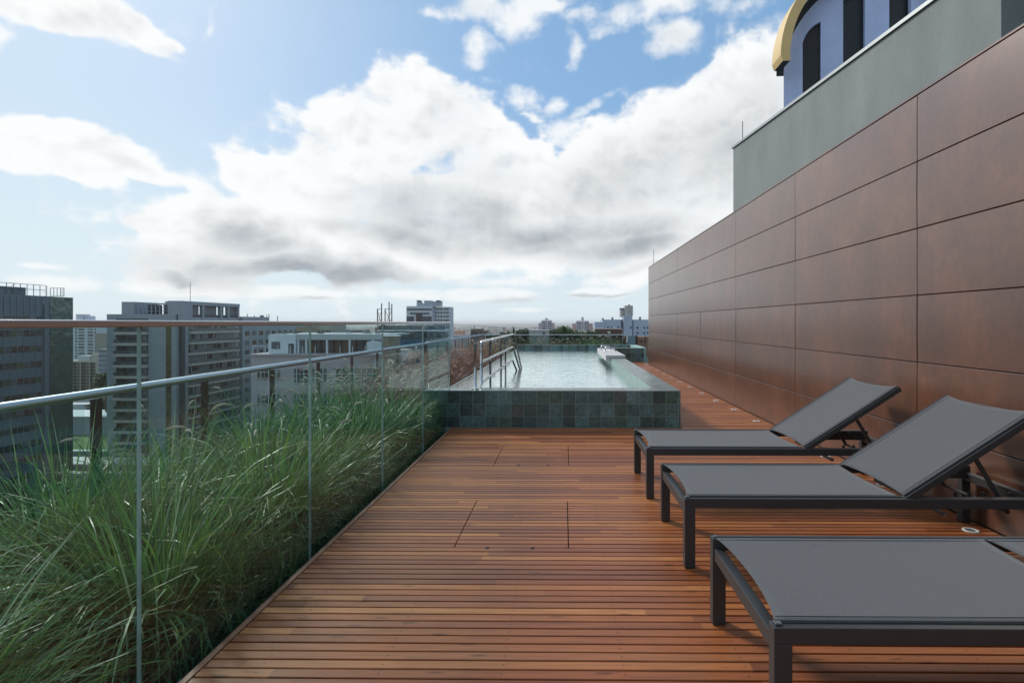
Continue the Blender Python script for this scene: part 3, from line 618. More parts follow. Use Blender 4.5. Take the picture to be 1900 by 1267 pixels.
ZP, ZWAT = .446, .285
YF, YBK = 6.61, 20.2
def pool():
    t = empty('raised_pool', (0, 13, 0), label='raised rectangular pool clad in green slate tiles at the end of the deck', cat='pool')
    core = MB()
    xl, xr, xi = -1.72, 1.43, 1.127
    T = .1572
    def face_part(name, faces):
        g, gr, ti = MB(), MB(), []
        for f in faces: tiled_face(g, gr, *f[:4], 0, 0, T, w=f[4], h=f[5], u0=f[6], v0=f[7], tints=ti)
        o = g.build(name, M['tile'], t); set_tint(o, ti); gr.build('grout', M['grout'], o, off=True).location = Vector((0,0,0))
        return o
    # front wall: outside face, top, inner face
    uoff = (1.407-xl) % T - T
    face_part('front_wall', [((xl,YF,0),(1,0,0),(0,0,1),(0,-1,0), xr-xl, ZP, uoff, ZP-3*T),
                             ((xl,YF,ZP),(1,0,0),(0,1,0),(0,0,1), xi-xl, .29, uoff, 0),
                             ((xi,YF+.29,ZP),(-1,0,0),(0,0,-1),(0,1,0), xi-xl, .4, 0, 0)])
    face_part('side_wall', [((xr,YF,0),(0,1,0),(0,0,1),(1,0,0), 17.7-YF, ZP, 0, ZP-3*T),
                            ((xi,YF,ZP),(0,1,0),(1,0,0),(0,0,1), 17.7-YF, xr-xi, 0, 0)])
    g, gr, ti = MB(), MB(), []
    tiled_face(g, gr, (xi,YF+.29,ZP),(0,1,0),(0,0,-1),(-1,0,0),0,0,.0786, w=17.7-YF-.29, h=.55, tints=ti)
    ti = [.70+.3*x for x in ti]
    o = g.build('inner_wall', M['tile_light'], t); set_tint(o, ti); gr.build('grout', M['grout'], o)
    # side arm of the pool at the far end, between the side wall and the brown wall
    face_part('arm_wall', [((xr+.004,17.7,0),(1,0,0),(0,0,1),(0,-1,0), XW-xr-.004, ZP, 0, ZP-3*T),
                           ((xi,17.7,ZP),(1,0,0),(0,1,0),(0,0,1), XW-xi, .20, 0, 0)])
    face_part('far_wall', [((xl,YBK,-.2),(1,0,0),(0,0,1),(0,-1,0), XW-xl, ZP+.2, 0, .02),
                           ((xl,YBK,ZP),(1,0,0),(0,1,0),(0,0,1), XW-xl, .2, 0, 0)])
    MB().box(XW-.14, XW+.1, 17.9, YBK, -.3, ZP).build('arm_end_block', M['pool_in'], t)
    # masonry core under the tiles
    c = MB()
    c.box(xl+.003, xr-.004, YF+.004, YF+.286, -.6, ZP-.003)
    c.box(xi+.004, xr-.004, YF+.286, 17.9, -.6, ZP-.003)
    c.box(xr-.004, XW, 17.704, 17.896, -.6, ZP-.003)
    c.box(xl, XW, YBK+.004, YBK+.196, -.6, ZP-.003)
    c.box(xl-.03, xl, YF+.004, YBK+.196, -.6, ZWAT+.006)      # overflow edge
    c.build('pool_shell', M['grout'], t)
    MB().box(xl, XW, YF+.28, YBK, -.62, -.55).build('pool_floor', M['pool_in'], t)
    w = MB(); w.quad((xl-.028,YF+.285,ZWAT),(xi+.003,YF+.285,ZWAT),(xi+.003,17.7,ZWAT),(xl-.028,17.7,ZWAT))
    w.quad((xl-.028,17.7,ZWAT),(xi+.003,17.7,ZWAT),(xi+.003,YBK,ZWAT),(xl-.028,YBK,ZWAT)); w.quad((xi+.003,17.89,ZWAT),(XW-.13,17.89,ZWAT),(XW-.13,YBK,ZWAT),(xi+.003,YBK,ZWAT))
    tag(w.build('pool_water', M['water']), kind='structure')
    # stone slab with grab rails
    s = empty('stone_slab', (1.24, 14.3, ZP), label='pale stone access slab with chrome grab rails on the pool side wall', cat='slab')
    MB().box(1.0, 1.465, 12.75, 15.9, ZP+.003, ZP+.062).build('slab', M['stone'], s, bevel=.006)
    MB().box(1.01, 1.122, 12.78, 15.88, ZP-.07, ZP+.002).build('slab_lip', M['stone'], s)
    MB().box(1.435, 1.462, 12.76, 15.9, ZP-.12, ZP+.002).build('slab_skirt', M['stone'], s)
    for yy in (14.0, 14.75):
        for xx in (1.12, 1.36):
            pass
    for (xa, xb, yy, h) in ((1.06, 1.32, 15.35, .11), (1.10, 1.38, 14.35, .12)):
        pts = [(xa, yy, ZP+.06)]+[(xa+(xb-xa)*(.5-.5*math.cos(math.pi*i/10)), yy+.02*math.sin(i), ZP+.06+h*min(1, 1.6*math.sin(math.pi*i/10))) for i in range(1,10)]+[(xb, yy, ZP+.06)]
        MB().tube(pts, .019, 10).build('grab_rail', M['steel_tube'], s, smooth=True)
M['tile_light'] = M['tile'].copy(); M['tile_light'].name = 'light_green_mosaic'
for nd in M['tile_light'].node_tree.nodes:
    if nd.type == 'VALTORGB':
        for i, e in enumerate(nd.color_ramp.elements): e.color = (.16+.03*(i%3), .27+.04*(i%3), .23+.03*(i%3), 1)
pool()

def handrail():
    t = empty('pool_handrail', (-1.08, 6.75, ZP), label='stainless steel three bar handrail leading into the pool', cat='handrail')
    X = -1.045; r = .0185; ya, yb = 6.90, 11.2
    zs = (1.035, .775, .515)
    # upper and lower rail joined by a bend at the near end
    def arc(c, r0, a0, a1, n=6): return [(X, c[0]+r0*math.cos(rad(a0+(a1-a0)*i/n)), c[1]+r0*math.sin(rad(a0+(a1-a0)*i/n))) for i in range(n+1)]
    near = arc((ya+.07, zs[2]+.0), .07, 250, 180)[:0]
    top = arc((ya+.07, zs[0]-.07), .07, 180, 90)
    def down(z, y, dz): return [(X, y-.08, z), (X+.01, y-.02, z-.02), (X+.03, y+.0, z-.08), (X+.17, y+.55, z-dz)]
    MB().tube([(X, ya, zs[2]-.03)]+[(X, ya, zs[0]-.12)]+top+down(zs[0], yb+.10, .95), r, 12).build('top_rail', M['steel_tube'], t, smooth=True)
    MB().tube([(X, ya+.01, zs[1])]+down(zs[1], yb, .75), r, 12).build('middle_rail', M['steel_tube'], t, smooth=True)
    MB().tube([(X, ya+.01, zs[2])]+down(zs[2], yb-.10, .55), r, 12).build('bottom_rail', M['steel_tube'], t, smooth=True)
    XP = X-.055
    for i, (y, zb) in enumerate(((6.76, ZP), (8.15, -.5), (9.55, -.5), (10.3, -.5))):
        p = MB().tube([(XP, y, zb), (XP, y, zs[0]-.02)], .0165, 12).build('post', M['steel_tube'], t, smooth=True)
        for z in zs: MB().tube([(XP, y, z-.06), (XP+.02, y+.03, z-.065), (X, y+.10, z-.06), (X, y+.10, z-.015)], .006, 6).build('bracket', M['steel_tube'], p, smooth=True, off=True)
        if i == 0: MB().tube([(XP,y,ZP+.001),(XP,y,ZP+.012)], .05, 20).build('base_flange', M['steel_tube'], p, smooth=False)
handrail()

# ------------------------------------------------------------------ glass balustrade
def balustrade():
    XG = -1.400
    t = empty('glass_balustrade', (XG, 3, -.1), label='frameless glass balustrade with slim steel cap along the left of the deck', cat='balustrade')
    js = [-3.02,-1.82,-.62,.575,1.777,2.985,4.19,5.40,6.67]
    for a, b in zip(js[:-1], js[1:]):
        g = MB(); x0, x1, y0, y1, z0, z1 = XG-.011, XG, a+.003, b-.003, -.12, 1.268
        g.add([(x0,y0,z0),(x1,y0,z0),(x1,y1,z0),(x0,y1,z0),(x0,y0,z1),(x1,y0,z1),(x1,y1,z1),(x0,y1,z1)], [(1,2,6,5),(3,0,4,7)])
        g.cur = 1; g.add([(x0,y0,z0),(x1,y0,z0),(x1,y1,z0),(x0,y1,z0),(x0,y0,z1),(x1,y0,z1),(x1,y1,z1),(x0,y1,z1)], [(0,1,5,4),(2,3,7,6),(4,5,6,7)])
        g.build('glass_pane', [M['pane'], M['edge']], t)
    MB().box(XG-.028, XG+.010, js[0], 6.685, 1.265, 1.2875).build('cap_rail', M['steel'], t, bevel=.004, seg=3)
    MB().box(XG-.03, XG+.014, js[0], 6.6, -.30, -.05).build('base_channel', M['post'], t)
balustrade()

# ------------------------------------------------------------------ outer railings
def railing():
    zt = .765
    t = empty('outer_railing', (XO, 10, -.2), label='outer railing with thick steel tube and dark brown posts beyond the left planter', cat='railing')
    MB().tube([(XO, YB, zt), (XO, 1.4, zt), (XO, 5, zt), (XO, YE, zt)], .031, 20).build('handrail', M['rail_paint'], t, smooth=True)
    y = -2.05
    while y < YE:
        p = box('post', M['post'], t, XO-.006, XO+.006, y-.045, y+.045, -.3, zt-.04)
        y += 1.19
    g = MB(); 
    y = -2.05
    while y < YE-1.2:
        gg = MB(); gg.quad((XO-.03,y+.06,-.15),(XO-.03,y+1.13,-.15),(XO-.03,y+1.13,zt-.07),(XO-.03,y+.06,zt-.07))
        gg.build('glass_pane', M['pane_outer'], t); y += 1.19
    t2 = empty('end_railing', (0, YE, -.2), label='end railing with slim steel top bar behind the far pool wall', cat='railing')
    MB().box(XO+.04, XW+.2, YE-.025, YE+.025, zt-.015, zt+.02).build('handrail', M['rail_paint'], t2, bevel=.004)
    x = XO+.4
    for px in (938, 980, 1021, 1061, 1102, 1141, 1181, 1197):
        x = at(px, 0, YE)[0]; wd = .035 if px != 1181 else .09
        box('post', M['post'], t2, x-wd/2, x+wd/2, YE-.006, YE+.006, -.2, zt-.02)
    for a, b in ((900,938),(938,980),(980,1021),(1021,1061),(1061,1102),(1102,1141),(1141,1181)):
        xa, xb = at(a,0,YE)[0]+.03, at(b,0,YE)[0]-.03
        MB().quad((xa,YE+.02,-.1),(xb,YE+.02,-.1),(xb,YE+.02,zt-.03),(xa,YE+.02,zt-.03)).build('glass_pane', M['pane_dark'], t2)
    ap = MB().tube([(XW-.06,YE-.5,zt-.30),(XW+.0,YE-.5,zt-.02)], .02, 8).build('white_bracket', M['stone']); tag(ap, 'small white slanted bracket beside the far end of the brown wall', 'bracket')
M['pane_dark'] = glass('tinted_end_glass', (.45,.56,.52), .04, 0, .6)
railing()

# ------------------------------------------------------------------ deck lights
def lights():
    first = None; ys = [3.355]+[3.355+.9235*i for i in range(1, 14)]
    n = len(ys)
    labs = ['white ring deck light under the head end of the middle lounger', 'deck light between the two raised backrests, hidden under the far lounger', 'deck light behind the far lounger head, just past its legs',
            'deck light by the brown wall, shaded by the far backrest']
    for i, y in enumerate(ys):
        if i == 0:
            t = empty('deck_light', (2.51, y, 0))
            b = MB(); pts = []
            sg = 28; rr_ = [(.046,.001),(.045,.0045),(.040,.006),(.030,.0055),(.027,.003)]
            vs = [(2.51+r_*math.cos(2*math.pi*k/sg), y+r_*math.sin(2*math.pi*k/sg), z) for r_, z in rr_ for k in range(sg)]
            fs = [(a*sg+k, a*sg+(k+1)%sg, (a+1)*sg+(k+1)%sg, (a+1)*sg+k) for a in range(len(rr_)-1) for k in range(sg)]
            b.add(vs, fs).build('ring', M['lamp'], t, smooth=True)
            MB().tube([(2.51,y,.0008),(2.51,y,.003)], .028, 24).build('lens', M['lens'], t); first = t
        else:
            t = copy_tree(first); t.location = (2.51, y, 0)
        if i < 4: lab = labs[i]
        else: lab = 'round white deck light at the foot of the brown wall, %s past the far lounger' % ['first','second','third','fourth','fifth','sixth','seventh','eighth','ninth','tenth'][i-4]
        tag(t, lab, 'deck light', 'round lights set in the deck along the brown wall')
lights()

# ------------------------------------------------------------------ loungers
def lounger(flat=False):
    L_, Wd, Z = 1.97, .71, .366      # local origin: outer foot corner on the near side, x towards the head, y away
    t = empty('sun_lounger')
    lw, tk = .055, .050
    # side frames: rail + integral legs as separate parts
    for s, y0 in ((0, 0), (1, Wd-.045)):
        y1 = y0+.045
        MB().box(0, L_, y0, y1, Z-tk, Z).build('side_rail', M['frame'], t, bevel=.0025, off=False)
        for xx in (.003, L_-lw+.003): MB().box(xx, xx+lw-.006, y0+.003, y1-.003, -.0, .006).build('foot_pad', M['post'], t, off=False)
        MB().box(0, lw, y0, y1, .006, Z-tk-.0).build('leg', M['frame'], t, bevel=.0025, off=False)
        MB().box(L_-lw, L_, y0, y1, .006, Z-tk-.0).build('leg', M['frame'], t, bevel=.0025, off=False)
    MB().box(.006, .046, .045, Wd-.045, Z-.088, Z-.038).build('end_rail', M['frame'], t, bevel=.002, off=False)
    MB().box(L_-.048, L_-.008, .045, Wd-.045, Z-.088, Z-.038).build('end_rail', M['frame'], t, bevel=.002, off=False)
    hx = 1.145
    # seat sling: sags a little, concave ends
    def sling(x0, x1, bow0, bow1, sag, T, name, keder=True):
        nx, ny = 28, 20; g = MB(); vs = []
        for i in range(nx+1):
            for j in range(ny+1):
                v = j/ny; y = .030+(Wd-.060)*v; c = 1-(2*v-1)**2; c = c**.8
                xa, xb = x0+bow0*c, x1-bow1*c; x = xa+(xb-xa)*i/nx
                z = .004-sag*c*math.sin(math.pi*min(1,max(0,(i/nx)*.9+.05)))
                vs.append(T(x, y, z))
        fs = [(i*(ny+1)+j, (i+1)*(ny+1)+j, (i+1)*(ny+1)+j+1, i*(ny+1)+j+1) for i in range(nx) for j in range(ny)]
        g.add(vs, fs); o = g.build(name, M['sling'], t, smooth=True, off=False)
        md = o.modifiers.new('thick', 'SOLIDIFY'); md.thickness = .0035; md.offset = -1
        # welted edge beads
        for y in (.034, Wd-.034):
            MB().tube([T(x0+(x1-x0)*k/8, y, .0045) for k in range(9)], .0042, 8).build('welt', M['sling'], o, smooth=True, off=False)
            yy = y+(.026 if y < .3 else -.026); bb = lambda f: .5*(bow0*(1-f)-bow1*f)*.28
            MB().tube([T(x0+bow0*.35+(x1-x0-.35*(bow0+bow1))*k/8, yy, .0040) for k in range(9)], .0011, 5).build('hem_seam', M['frame'], o, smooth=True, off=False)
        return o
    sling(.012, hx-.008, .036, .020, .010, lambda x, y, z: (x, y, Z+z), 'seat_sling')
    a = rad(0 if flat else 33.0); ca, sa = math.cos(a), math.sin(a)
    T2 = lambda x, y, z: (hx+.005+x*ca-z*sa, y, Z+.006+x*sa+z*ca) if not flat else (hx+.005+x, y, Z+z)
    BL = .815
    sling(0, BL, .020, .038, .010, T2, 'back_sling')
    for y in (.034, Wd-.034):
        MB().bar(T2(0, y, -.020 if not flat else -.012), T2(BL, y, -.020 if not flat else -.012), .034, .034 if not flat else .018).build('backrest_frame', M['frame'], t, bevel=.002, off=False)
    if not flat:
        g = MB(); g.bar(T2(BL-.02, .045, -.022), T2(BL-.02, Wd-.045, -.022), .03, .02); g.build('backrest_crossbar', M['frame'], t, off=False)
        # prop: two struts and a bar that drops in notched racks
        p0 = T2(.50, .10, -.035)
        for y in (.11, Wd-.11):
            s0 = T2(.46, y, -.03)
            MB().bar(s0, (s0[0]+.20, y, Z-.105), .012, .022).build('prop_strut', M['frame'], t, off=False)
            nr = MB(); nr.bar((hx+.30, y+.03, Z-.055), (L_-.03, y+.03, Z-.055), .006, .028)
            for k in range(5): nr.bar((hx+.36+k*.075, y+.03, Z-.045), (hx+.345+k*.075, y+.03, Z-.005), .006, .020)
            nr.build('notched_rack', M['frame'], t, off=False)
        MB().tube([(p0[0]+.16, .10, Z-.10), (p0[0]+.16, Wd-.10, Z-.10)], .010, 8).build('prop_bar', M['frame'], t, smooth=True, off=False)
        b = MB(); b.tube([(hx+.22,.045,Z-.09),(hx+.22,Wd-.045,Z-.09)], .012, 8); b.build('cross_tube', M['steel_dark'], t, smooth=True, off=False)
    for y in (.024, Wd-.024):
        MB().box(.008, .030, y-.012, y+.012, Z+.0005, Z+.007).build('corner_cap', M['sling'], t, bevel=.003, off=False)
    return t
M['steel_dark'] = mat('grey_tube', (.16,.17,.18), .4, .5)
def loungers():
    grp = 'sun loungers in a row beside the brown wall'
    l1 = lounger(); l1.location = (.605, 3.93, 0); tag(l1, 'farthest grey sling lounger with raised backrest, nearest the pool', 'sun lounger', grp)
    l2 = copy_tree(l1); l2.location = (.632, 2.815, 0); tag(l2, 'middle grey sling lounger with raised backrest', 'sun lounger', grp)
    l3 = lounger(True); l3.location = (.632, 1.625, 0); tag(l3, 'nearest grey sling lounger with its backrest lying flat', 'sun lounger', grp)
loungers()
#@@CITY
# ------------------------------------------------------------------ city
def cm(name, col, **k):
    if name not in M: M[name] = mat(name, col, **k)
    return M[name]
win_dark = cm('window_glass_dark', (.020,.026,.032), rough=.12, spec=.7, var=.5, vscale=.35, detail=1)
win_mid = cm('window_glass_grey', (.075,.095,.11), rough=.15, spec=.7, var=.55, vscale=.5, detail=1)
def bld(name, label, x0, x1, y0, y1, z1, m, cat='building', group=None, zb=None):
    zb = ground_z((x0+x1)/2, (y0+y1)/2)-4 if zb is None else zb
    t = empty(name, ((x0+x1)/2, (y0+y1)/2, zb), label=label, cat=cat, group=group)
    MB().box(x0, x1, y0, y1, zb, z1).build('wall', m, t); return t
def cellbox(f, pos, u0, u1, z0, z1, d=.12, inn=.05):
    return (u0, u1, pos-d, pos+inn, z0, z1) if f == 'F' else (pos-inn, pos+d, u0, u1, z0, z1)
def windows(t, f, pos, cells, m, name='window', d=.06, cap=100):
    m = m if isinstance(m, (list, tuple)) else [m]
    for i, c in enumerate(cells[:cap]):
        MB().box(*cellbox(f, pos, *c, d=d)).build(name, m[i % len(m)], t)
    if len(cells) > cap:
        g = MB()
        for c in cells[cap:]: g.box(*cellbox(f, pos, *c, d=d))
        tag(g.build(name, m[0], t), kind='stuff')
def city():
    # ---- dark office tower at the far left
    XT = at(92, 0, 123)[0]; Y1 = 123.0; z1 = at(92, 550, Y1)[1]
    pan = cm('office_panel', (.10,.15,.185), rough=.35, var=.10, vscale=.4)
    t = bld('office_tower', 'dark blue grey office tower with gridded facade at the left edge', XT-30, XT, 84, Y1, z1, pan)
    gz = ground_z(XT, Y1)
    cells = []; step = 1.38
    ys = [Y1-1.9-step*i for i in range(1, 10)]
    for r in range(-1, 11):
        z = -1.05-3.5*r
        for k, y in enumerate(ys):
            if r == -1: cells.append((y+.05, y+step-.07, z-.55, z+.25))
            elif len(cells) < 400: cells.append((y+.05, y+step-.07, z-.68, z+.68))
    cells.sort(key=lambda c: -c[0])
    windows(t, 'R', XT, cells, [win_dark, win_dark, win_mid, win_dark, cm('window_green_blind', (.05,.065,.03), rough=.3)], d=.05)
    g = MB()
    for k in range(26): y = Y1-1.9-step*k; g.box(XT, XT+.10, y-.045, y+.045, gz, z1-.2)
    g.build('mullions', cm('mullion', (.14,.18,.20), rough=.4), t)
    g = MB()
    for r in range(0, 12):
        z = -1.05-3.5*r; 
        for q in (z+.78, z-.80, z-1.7): g.box(XT, XT+.07, 84, Y1-1.8, q-.03, q+.03)
    for q in range(9): g.box(XT, XT+.07, 84, Y1-1.8, 3.1+q*.42, 3.14+q*.42)
    g.build('transoms', cm('mullion2', (.10,.13,.15), rough=.4), t)
    MB().box(XT-.02, XT+.35, Y1-1.55, Y1-.65, gz, z1-2).build('service_shaft', cm('shaft', (.12,.15,.17), rough=.5), t)
    gg = mat('green_tower_glass', (.010,.040,.035), .10, var=.85, vscale=.38, spec=.9, col2=(.025,.10,.085), detail=6, bump=.5, bscale=.5, bdist=.4)  # mottled greens imitate broken reflections in the base colour
    MB().box(XT-28, XT+.06, Y1+.002, atX(135.5, XT+.06), gz-3, z1-.02).build('glass_stair_block', gg, t)
    pb = cm('penthouse_blue', (.12,.16,.19), rough=.6)
    MB().box(XT-22, XT-.5, 90, Y1-5, z1-.01, z1+1.7).build('roof_plant', pb, t)
    g = MB(); zt = z1+2.45; fr = cm('lattice_steel', (.10,.12,.13), rough=.5)
    ya, yb = 96, Y1-.5; n = 18
    for i in range(n+1):
        y = ya+(yb-ya)*i/n; g.bar((XT-.3, y, z1), (XT-.3, y, zt), .09, .09)
        if i % 5 == 3:
            for q in range(4): g.bar((XT-.3, y-.45, z1+.6*q), (XT-.3, y+.45, z1+.6*q+.5), .06, .06)
    for z in (zt, zt-1.1): g.bar((XT-.3, ya, z), (XT-.3, yb, z), .1, .1)
    x2 = at(115, 0, Y1)[0]
    for z in (zt-.5, z1+.1): g.bar((XT-.3, Y1+.5, z), (x2, Y1+.5, z), .09, .09)
    for i in range(5): x = XT-.3+(x2-XT+.3)*i/4; g.bar((x, Y1+.5, z1), (x, Y1+.5, zt-.5), .08, .08)
    for q in range(5): g.bar((x2-.7, Y1+.5, z1+.38*q), (x2, Y1+.5, z1+.38*q+.38), .05, .05)
    g.build('roof_lattice', fr, t)

    # ---- grey apartment tower
    Yf = 147.0; xa, xb, xc = at(198,0,Yf)[0], at(326,0,Yf)[0], at(332.5,0,Yf)[0]
    Yb = atX(443, xc); zr = at(260, 583, Yf)[1]; zp = at(320, 558, Yf)[1]
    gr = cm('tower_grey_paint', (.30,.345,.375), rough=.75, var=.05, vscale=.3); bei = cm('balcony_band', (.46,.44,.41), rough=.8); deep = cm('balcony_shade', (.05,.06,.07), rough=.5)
    t = bld('apartment_tower', 'grey apartment tower with beige balcony bands on two faces', xa, xb, Yf, Yb, zr, gr)
    gz = t.location.z
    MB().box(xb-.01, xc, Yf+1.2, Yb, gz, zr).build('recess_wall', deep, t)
    MB().box(xc-4, xc+.002, Yf+2.4, Yb, gz, at(332,598,Yf)[1]+1.4).build('side_wall', gr, t)
    bx0, bx1 = at(215,0,Yf)[0], at(275,0,Yf)[0]
    fl = 20.45*Yf/F; z0 = at(0, 618, Yf)[1]
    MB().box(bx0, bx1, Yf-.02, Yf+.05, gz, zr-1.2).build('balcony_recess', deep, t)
    nfl = 13
    wc, sc = [], []
    for k in range(nfl):
        z = z0-k*fl
        MB().box(bx0-.1, bx1+.1, Yf-.9, Yf, z-.42, z+.34).build('balcony', bei, t)
        MB().box(bx0, bx1, Yf-.88, Yf-.84, z+.34, z+1.25).build('balcony_glass', win_mid, t)
        for a, b in ((.05,.30),(.36,.62),(.66,.80),(.84,.97)): wc.append((bx0+(bx1-bx0)*a, bx0+(bx1-bx0)*b, z+.36, z+2.5))
    windows(t, 'F', Yf, wc, [win_dark, win_mid, win_dark, cm('curtain_grey', (.20,.20,.20), rough=.7)], d=.09)
    s0, s1 = Yf+3.4, atX(440, xc)
    for k in range(14):
        z = z0+.1-k*fl
        MB().box(xc, xc+1.0, s0, s1, z-.36, z+.26).build('balcony', bei, t)
        MB().box(xc+.94, xc+.98, s0, s1, z+.26, z+1.15).build('balcony_glass', cm('balcony_glass_grey', (.13,.15,.155), rough=.2), t)
        rr = random.Random(k); y = s0+.3
        g1, g2 = MB(), MB()
        while y < s1-1.5:
            w = rr.choice((.7, .9, 1.4, 2.2)); g = g1 if rr.random() < .5 else g2; g.box(xc, xc+.05, y, min(y+w, s1), z+.30, z+2.55); y += w+rr.choice((.12, .25, .5))
        g1.build('window_band', win_dark, t); g2.build('window_band', cm('window_pale', (.16,.19,.20), rough=.25), t)
    rr = random.Random(5); whi = cm('white_blue_render', (.62,.68,.72), rough=.8, var=.05, vscale=.4)
    for k in range(13):
        z = z0-k*fl
        for q in range(2):
            u = bx0+(bx1-bx0)*rr.uniform(.05,.9); MB().box(u, u+.8, Yf-.75, Yf-.35, z+.36, z+1.0).build('air_conditioner', whi, t)
        y = s0+(s1-s0)*rr.uniform(.05,.9); MB().box(xc+.3, xc+.7, y, y+.9, z+.28, z+.95).build('air_conditioner', whi, t)
    st = cm('stair_glass_ochre', (.11,.10,.05), rough=.3, var=.6, vscale=.6)
    MB().box(at(308,0,Yf)[0], at(318,0,Yf)[0], Yf-.05, Yf+.1, gz, at(0,605,Yf)[1]).build('stair_window', st, t)
    # penthouse
    pz = at(0, 583.2, Yf)[1]
    MB().box(at(224,0,Yf)[0], at(247,0,Yf)[0], Yf+.3, Yf+9, pz, at(0,560,Yf)[1]).build('roof_block', gr, t)
    g = MB(); x0_, x1_ = at(247,0,Yf)[0], at(309,0,Yf)[0]; zz = at(0,562.5,Yf)[1]
    g.box(x0_, x1_, Yf+.5, Yf+.8, zz-.35, zz)
    for q in range(9): x = x0_+(x1_-x0_)*q/8; g.box(x-.08, x+.08, Yf+.5, Yf+.7, pz, zz)
    for q in (.3,.62): g.box(x0_, x1_, Yf+.52, Yf+.62, pz+(zz-pz)*q-.05, pz+(zz-pz)*q+.05)
    g.build('roof_frame', gr, t)
    g = MB()
    for a, b in ((262,272),(277,281),(294,300)): g.box(at(a,0,Yf)[0], at(b,0,Yf)[0], Yf+2, Yf+4, pz, zz-.4)
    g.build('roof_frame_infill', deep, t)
    px0 = at(309,0,Yf)[0]
    MB().box(px0, xc-.6, Yf+.4, Yf+4.2, pz, zp).build('roof_block', gr, t)
    MB().box(xc-7, xc+.3, Yf+4.2, Yb+.1, zp-1.0, zp).box(xc-.6, xc+.3, Yf+.4, Yf+4.2, zr-2, zp).build('roof_slab', gr, t)
    pn = cm('penthouse_panel', (.19,.19,.195), rough=.8, var=.1, vscale=1.5)
    L_ = Yb-Yf-4.2
    for a, b in ((.02,.20),(.27,.55),(.62,.70),(.80,.97)): MB().box(xc-1.2, xc-.6, Yf+4.2+L_*a, Yf+4.2+L_*b, zr-1, zp-1).build('roof_panel', pn, t)
    for a in (.0,.22,.58,.74,.965): MB().box(xc-.7, xc+.25, Yf+4.2+L_*a, Yf+4.2+L_*(a+.035), zr-1, zp-1).build('roof_column', gr, t)
    xm = at(353,0,Yf+8)[0]; MB().tube([(xm,Yf+8,zp),(xm,Yf+8,at(353,524,Yf+8)[1])], .07, 5).build('antenna', fr, t)

    # ---- grey block behind it with roof pipes
    X3 = xc+.6; yA, yM, yB2 = Yb+1, Yb+17, Yb+42
    t = bld('grey_block', 'low grey block with roof pipes behind the grey apartment tower', X3-16, X3, yA, yM, at(450,587.5,yA)[1], gr)
    MB().box(X3-16, X3, yM, yB2, t.location.z, at(520,597,yM+8)[1]).build('wall', gr, t)
    for px, py, w in ((459,582.5,.16),(472,585,.16),(486,585,.9),(495,583,.14),(499,583,.2),(515,586,.2)):
        yy = atX(px, X3-2.0); a = at(px, py, yy); MB().box(a[0]-w/2, a[0]+w/2, yy-w/2, yy+w/2, 0, a[1]).build('roof_pipe', fr, t)
    cells = []
    for r in range(9):
        for q in range(9):
            y = yA+1.5+q*4.1; cells.append((y, y+2.4, -1.6-3.1*r-1.4, -1.6-3.1*r))
    windows(t, 'R', X3, cells, [win_dark, win_mid])

    # ---- pink and white building
    Y4 = 68.0; A = lambda px: at(px,0,Y4)[0]; Zp = lambda py: at(600,py,Y4)[1]
    pink = cm('pink_grey_render', (.45,.39,.42), rough=.85, var=.07, vscale=.5); whi = cm('white_blue_render', (.62,.68,.72), rough=.8, var=.05, vscale=.4)
    t = bld('pink_building', 'pink grey building with white glazed penthouse and terrace on its roof', A(466), A(716), Y4, Y4+14, Zp(660), pink)
    MB().box(A(464.5), A(717), Y4-.25, Y4+14.2, Zp(660), Zp(656.8)).build('cornice', cm('cornice_pink', (.40,.36,.38), rough=.8), t)
    pb_ = MB().box(A(490), A(541), Y4+1, Y4+8, Zp(657), Zp(621.5)).build('penthouse', whi, t)
    MB().box(A(489), A(710), Y4+1.4, Y4+12, Zp(624), Zp(620.5)).box(A(541), A(704), Y4+1.2, Y4+1.5, Zp(631), Zp(624)).build('penthouse_roof', cm('roof_pale', (.42,.46,.47), rough=.8), t)
    MB().box(A(541), A(702), Y4+4.0, Y4+8, Zp(657), Zp(624)).build('penthouse_back', cm('penthouse_inside', (.30,.20,.11), rough=.7, var=.5, vscale=.5), t)
    for a, b in ((496,512),(528,538)):
        MB().box(A(a), A(b), Y4+.94, Y4+1.1, Zp(648 if a < 500 else 657), Zp(634.5 if a < 500 else 638)).build('window' if a < 500 else 'door', win_mid, t)
    for a in (543, 558, 597, 640, 684): MB().box(A(a), A(a+2.6), Y4+1.2, Y4+1.5, Zp(657), Zp(631)).build('column', whi, t)
    for a, b in ((561,571),(573,583),(585,596),(600,610),(612,626),(627,639),(643,655),(657,669),(671,683)):
        MB().box(A(a), A(b), Y4+3.6, Y4+3.7, Zp(657), Zp(633)).build('window', win_mid if a % 2 else cm('win_tan', (.16,.13,.09), rough=.3), t)
    g = MB()
    for i in range(11): a = A(468)+(A(700)-A(468))*i/10; g.box(a-.03, a+.03, Y4+.1, Y4+.16, Zp(657), Zp(642))
    g.box(A(468), A(490), Y4+.1, Y4+.16, Zp(642.5), Zp(641.5)); g.build('terrace_rail', whi, t)
    wc = []
    for r, (ya_, yb_) in enumerate(((686,700),(733,747),(780,794),(827,841))):
        for a in (478, 492.5, 507): wc.append((A(a), A(a+12.5), Zp(yb_), Zp(ya_)))
    for r, (ya_, yb_) in enumerate(((684,709),(731,756),(778,803),(825,850))):
        for a, b in ((546,556),(557.5,571),(579,592),(593.5,606),(624,645),(646.5,668),(672,690),(692,710)): wc.append((A(a), A(b), Zp(yb_), Zp(ya_)))
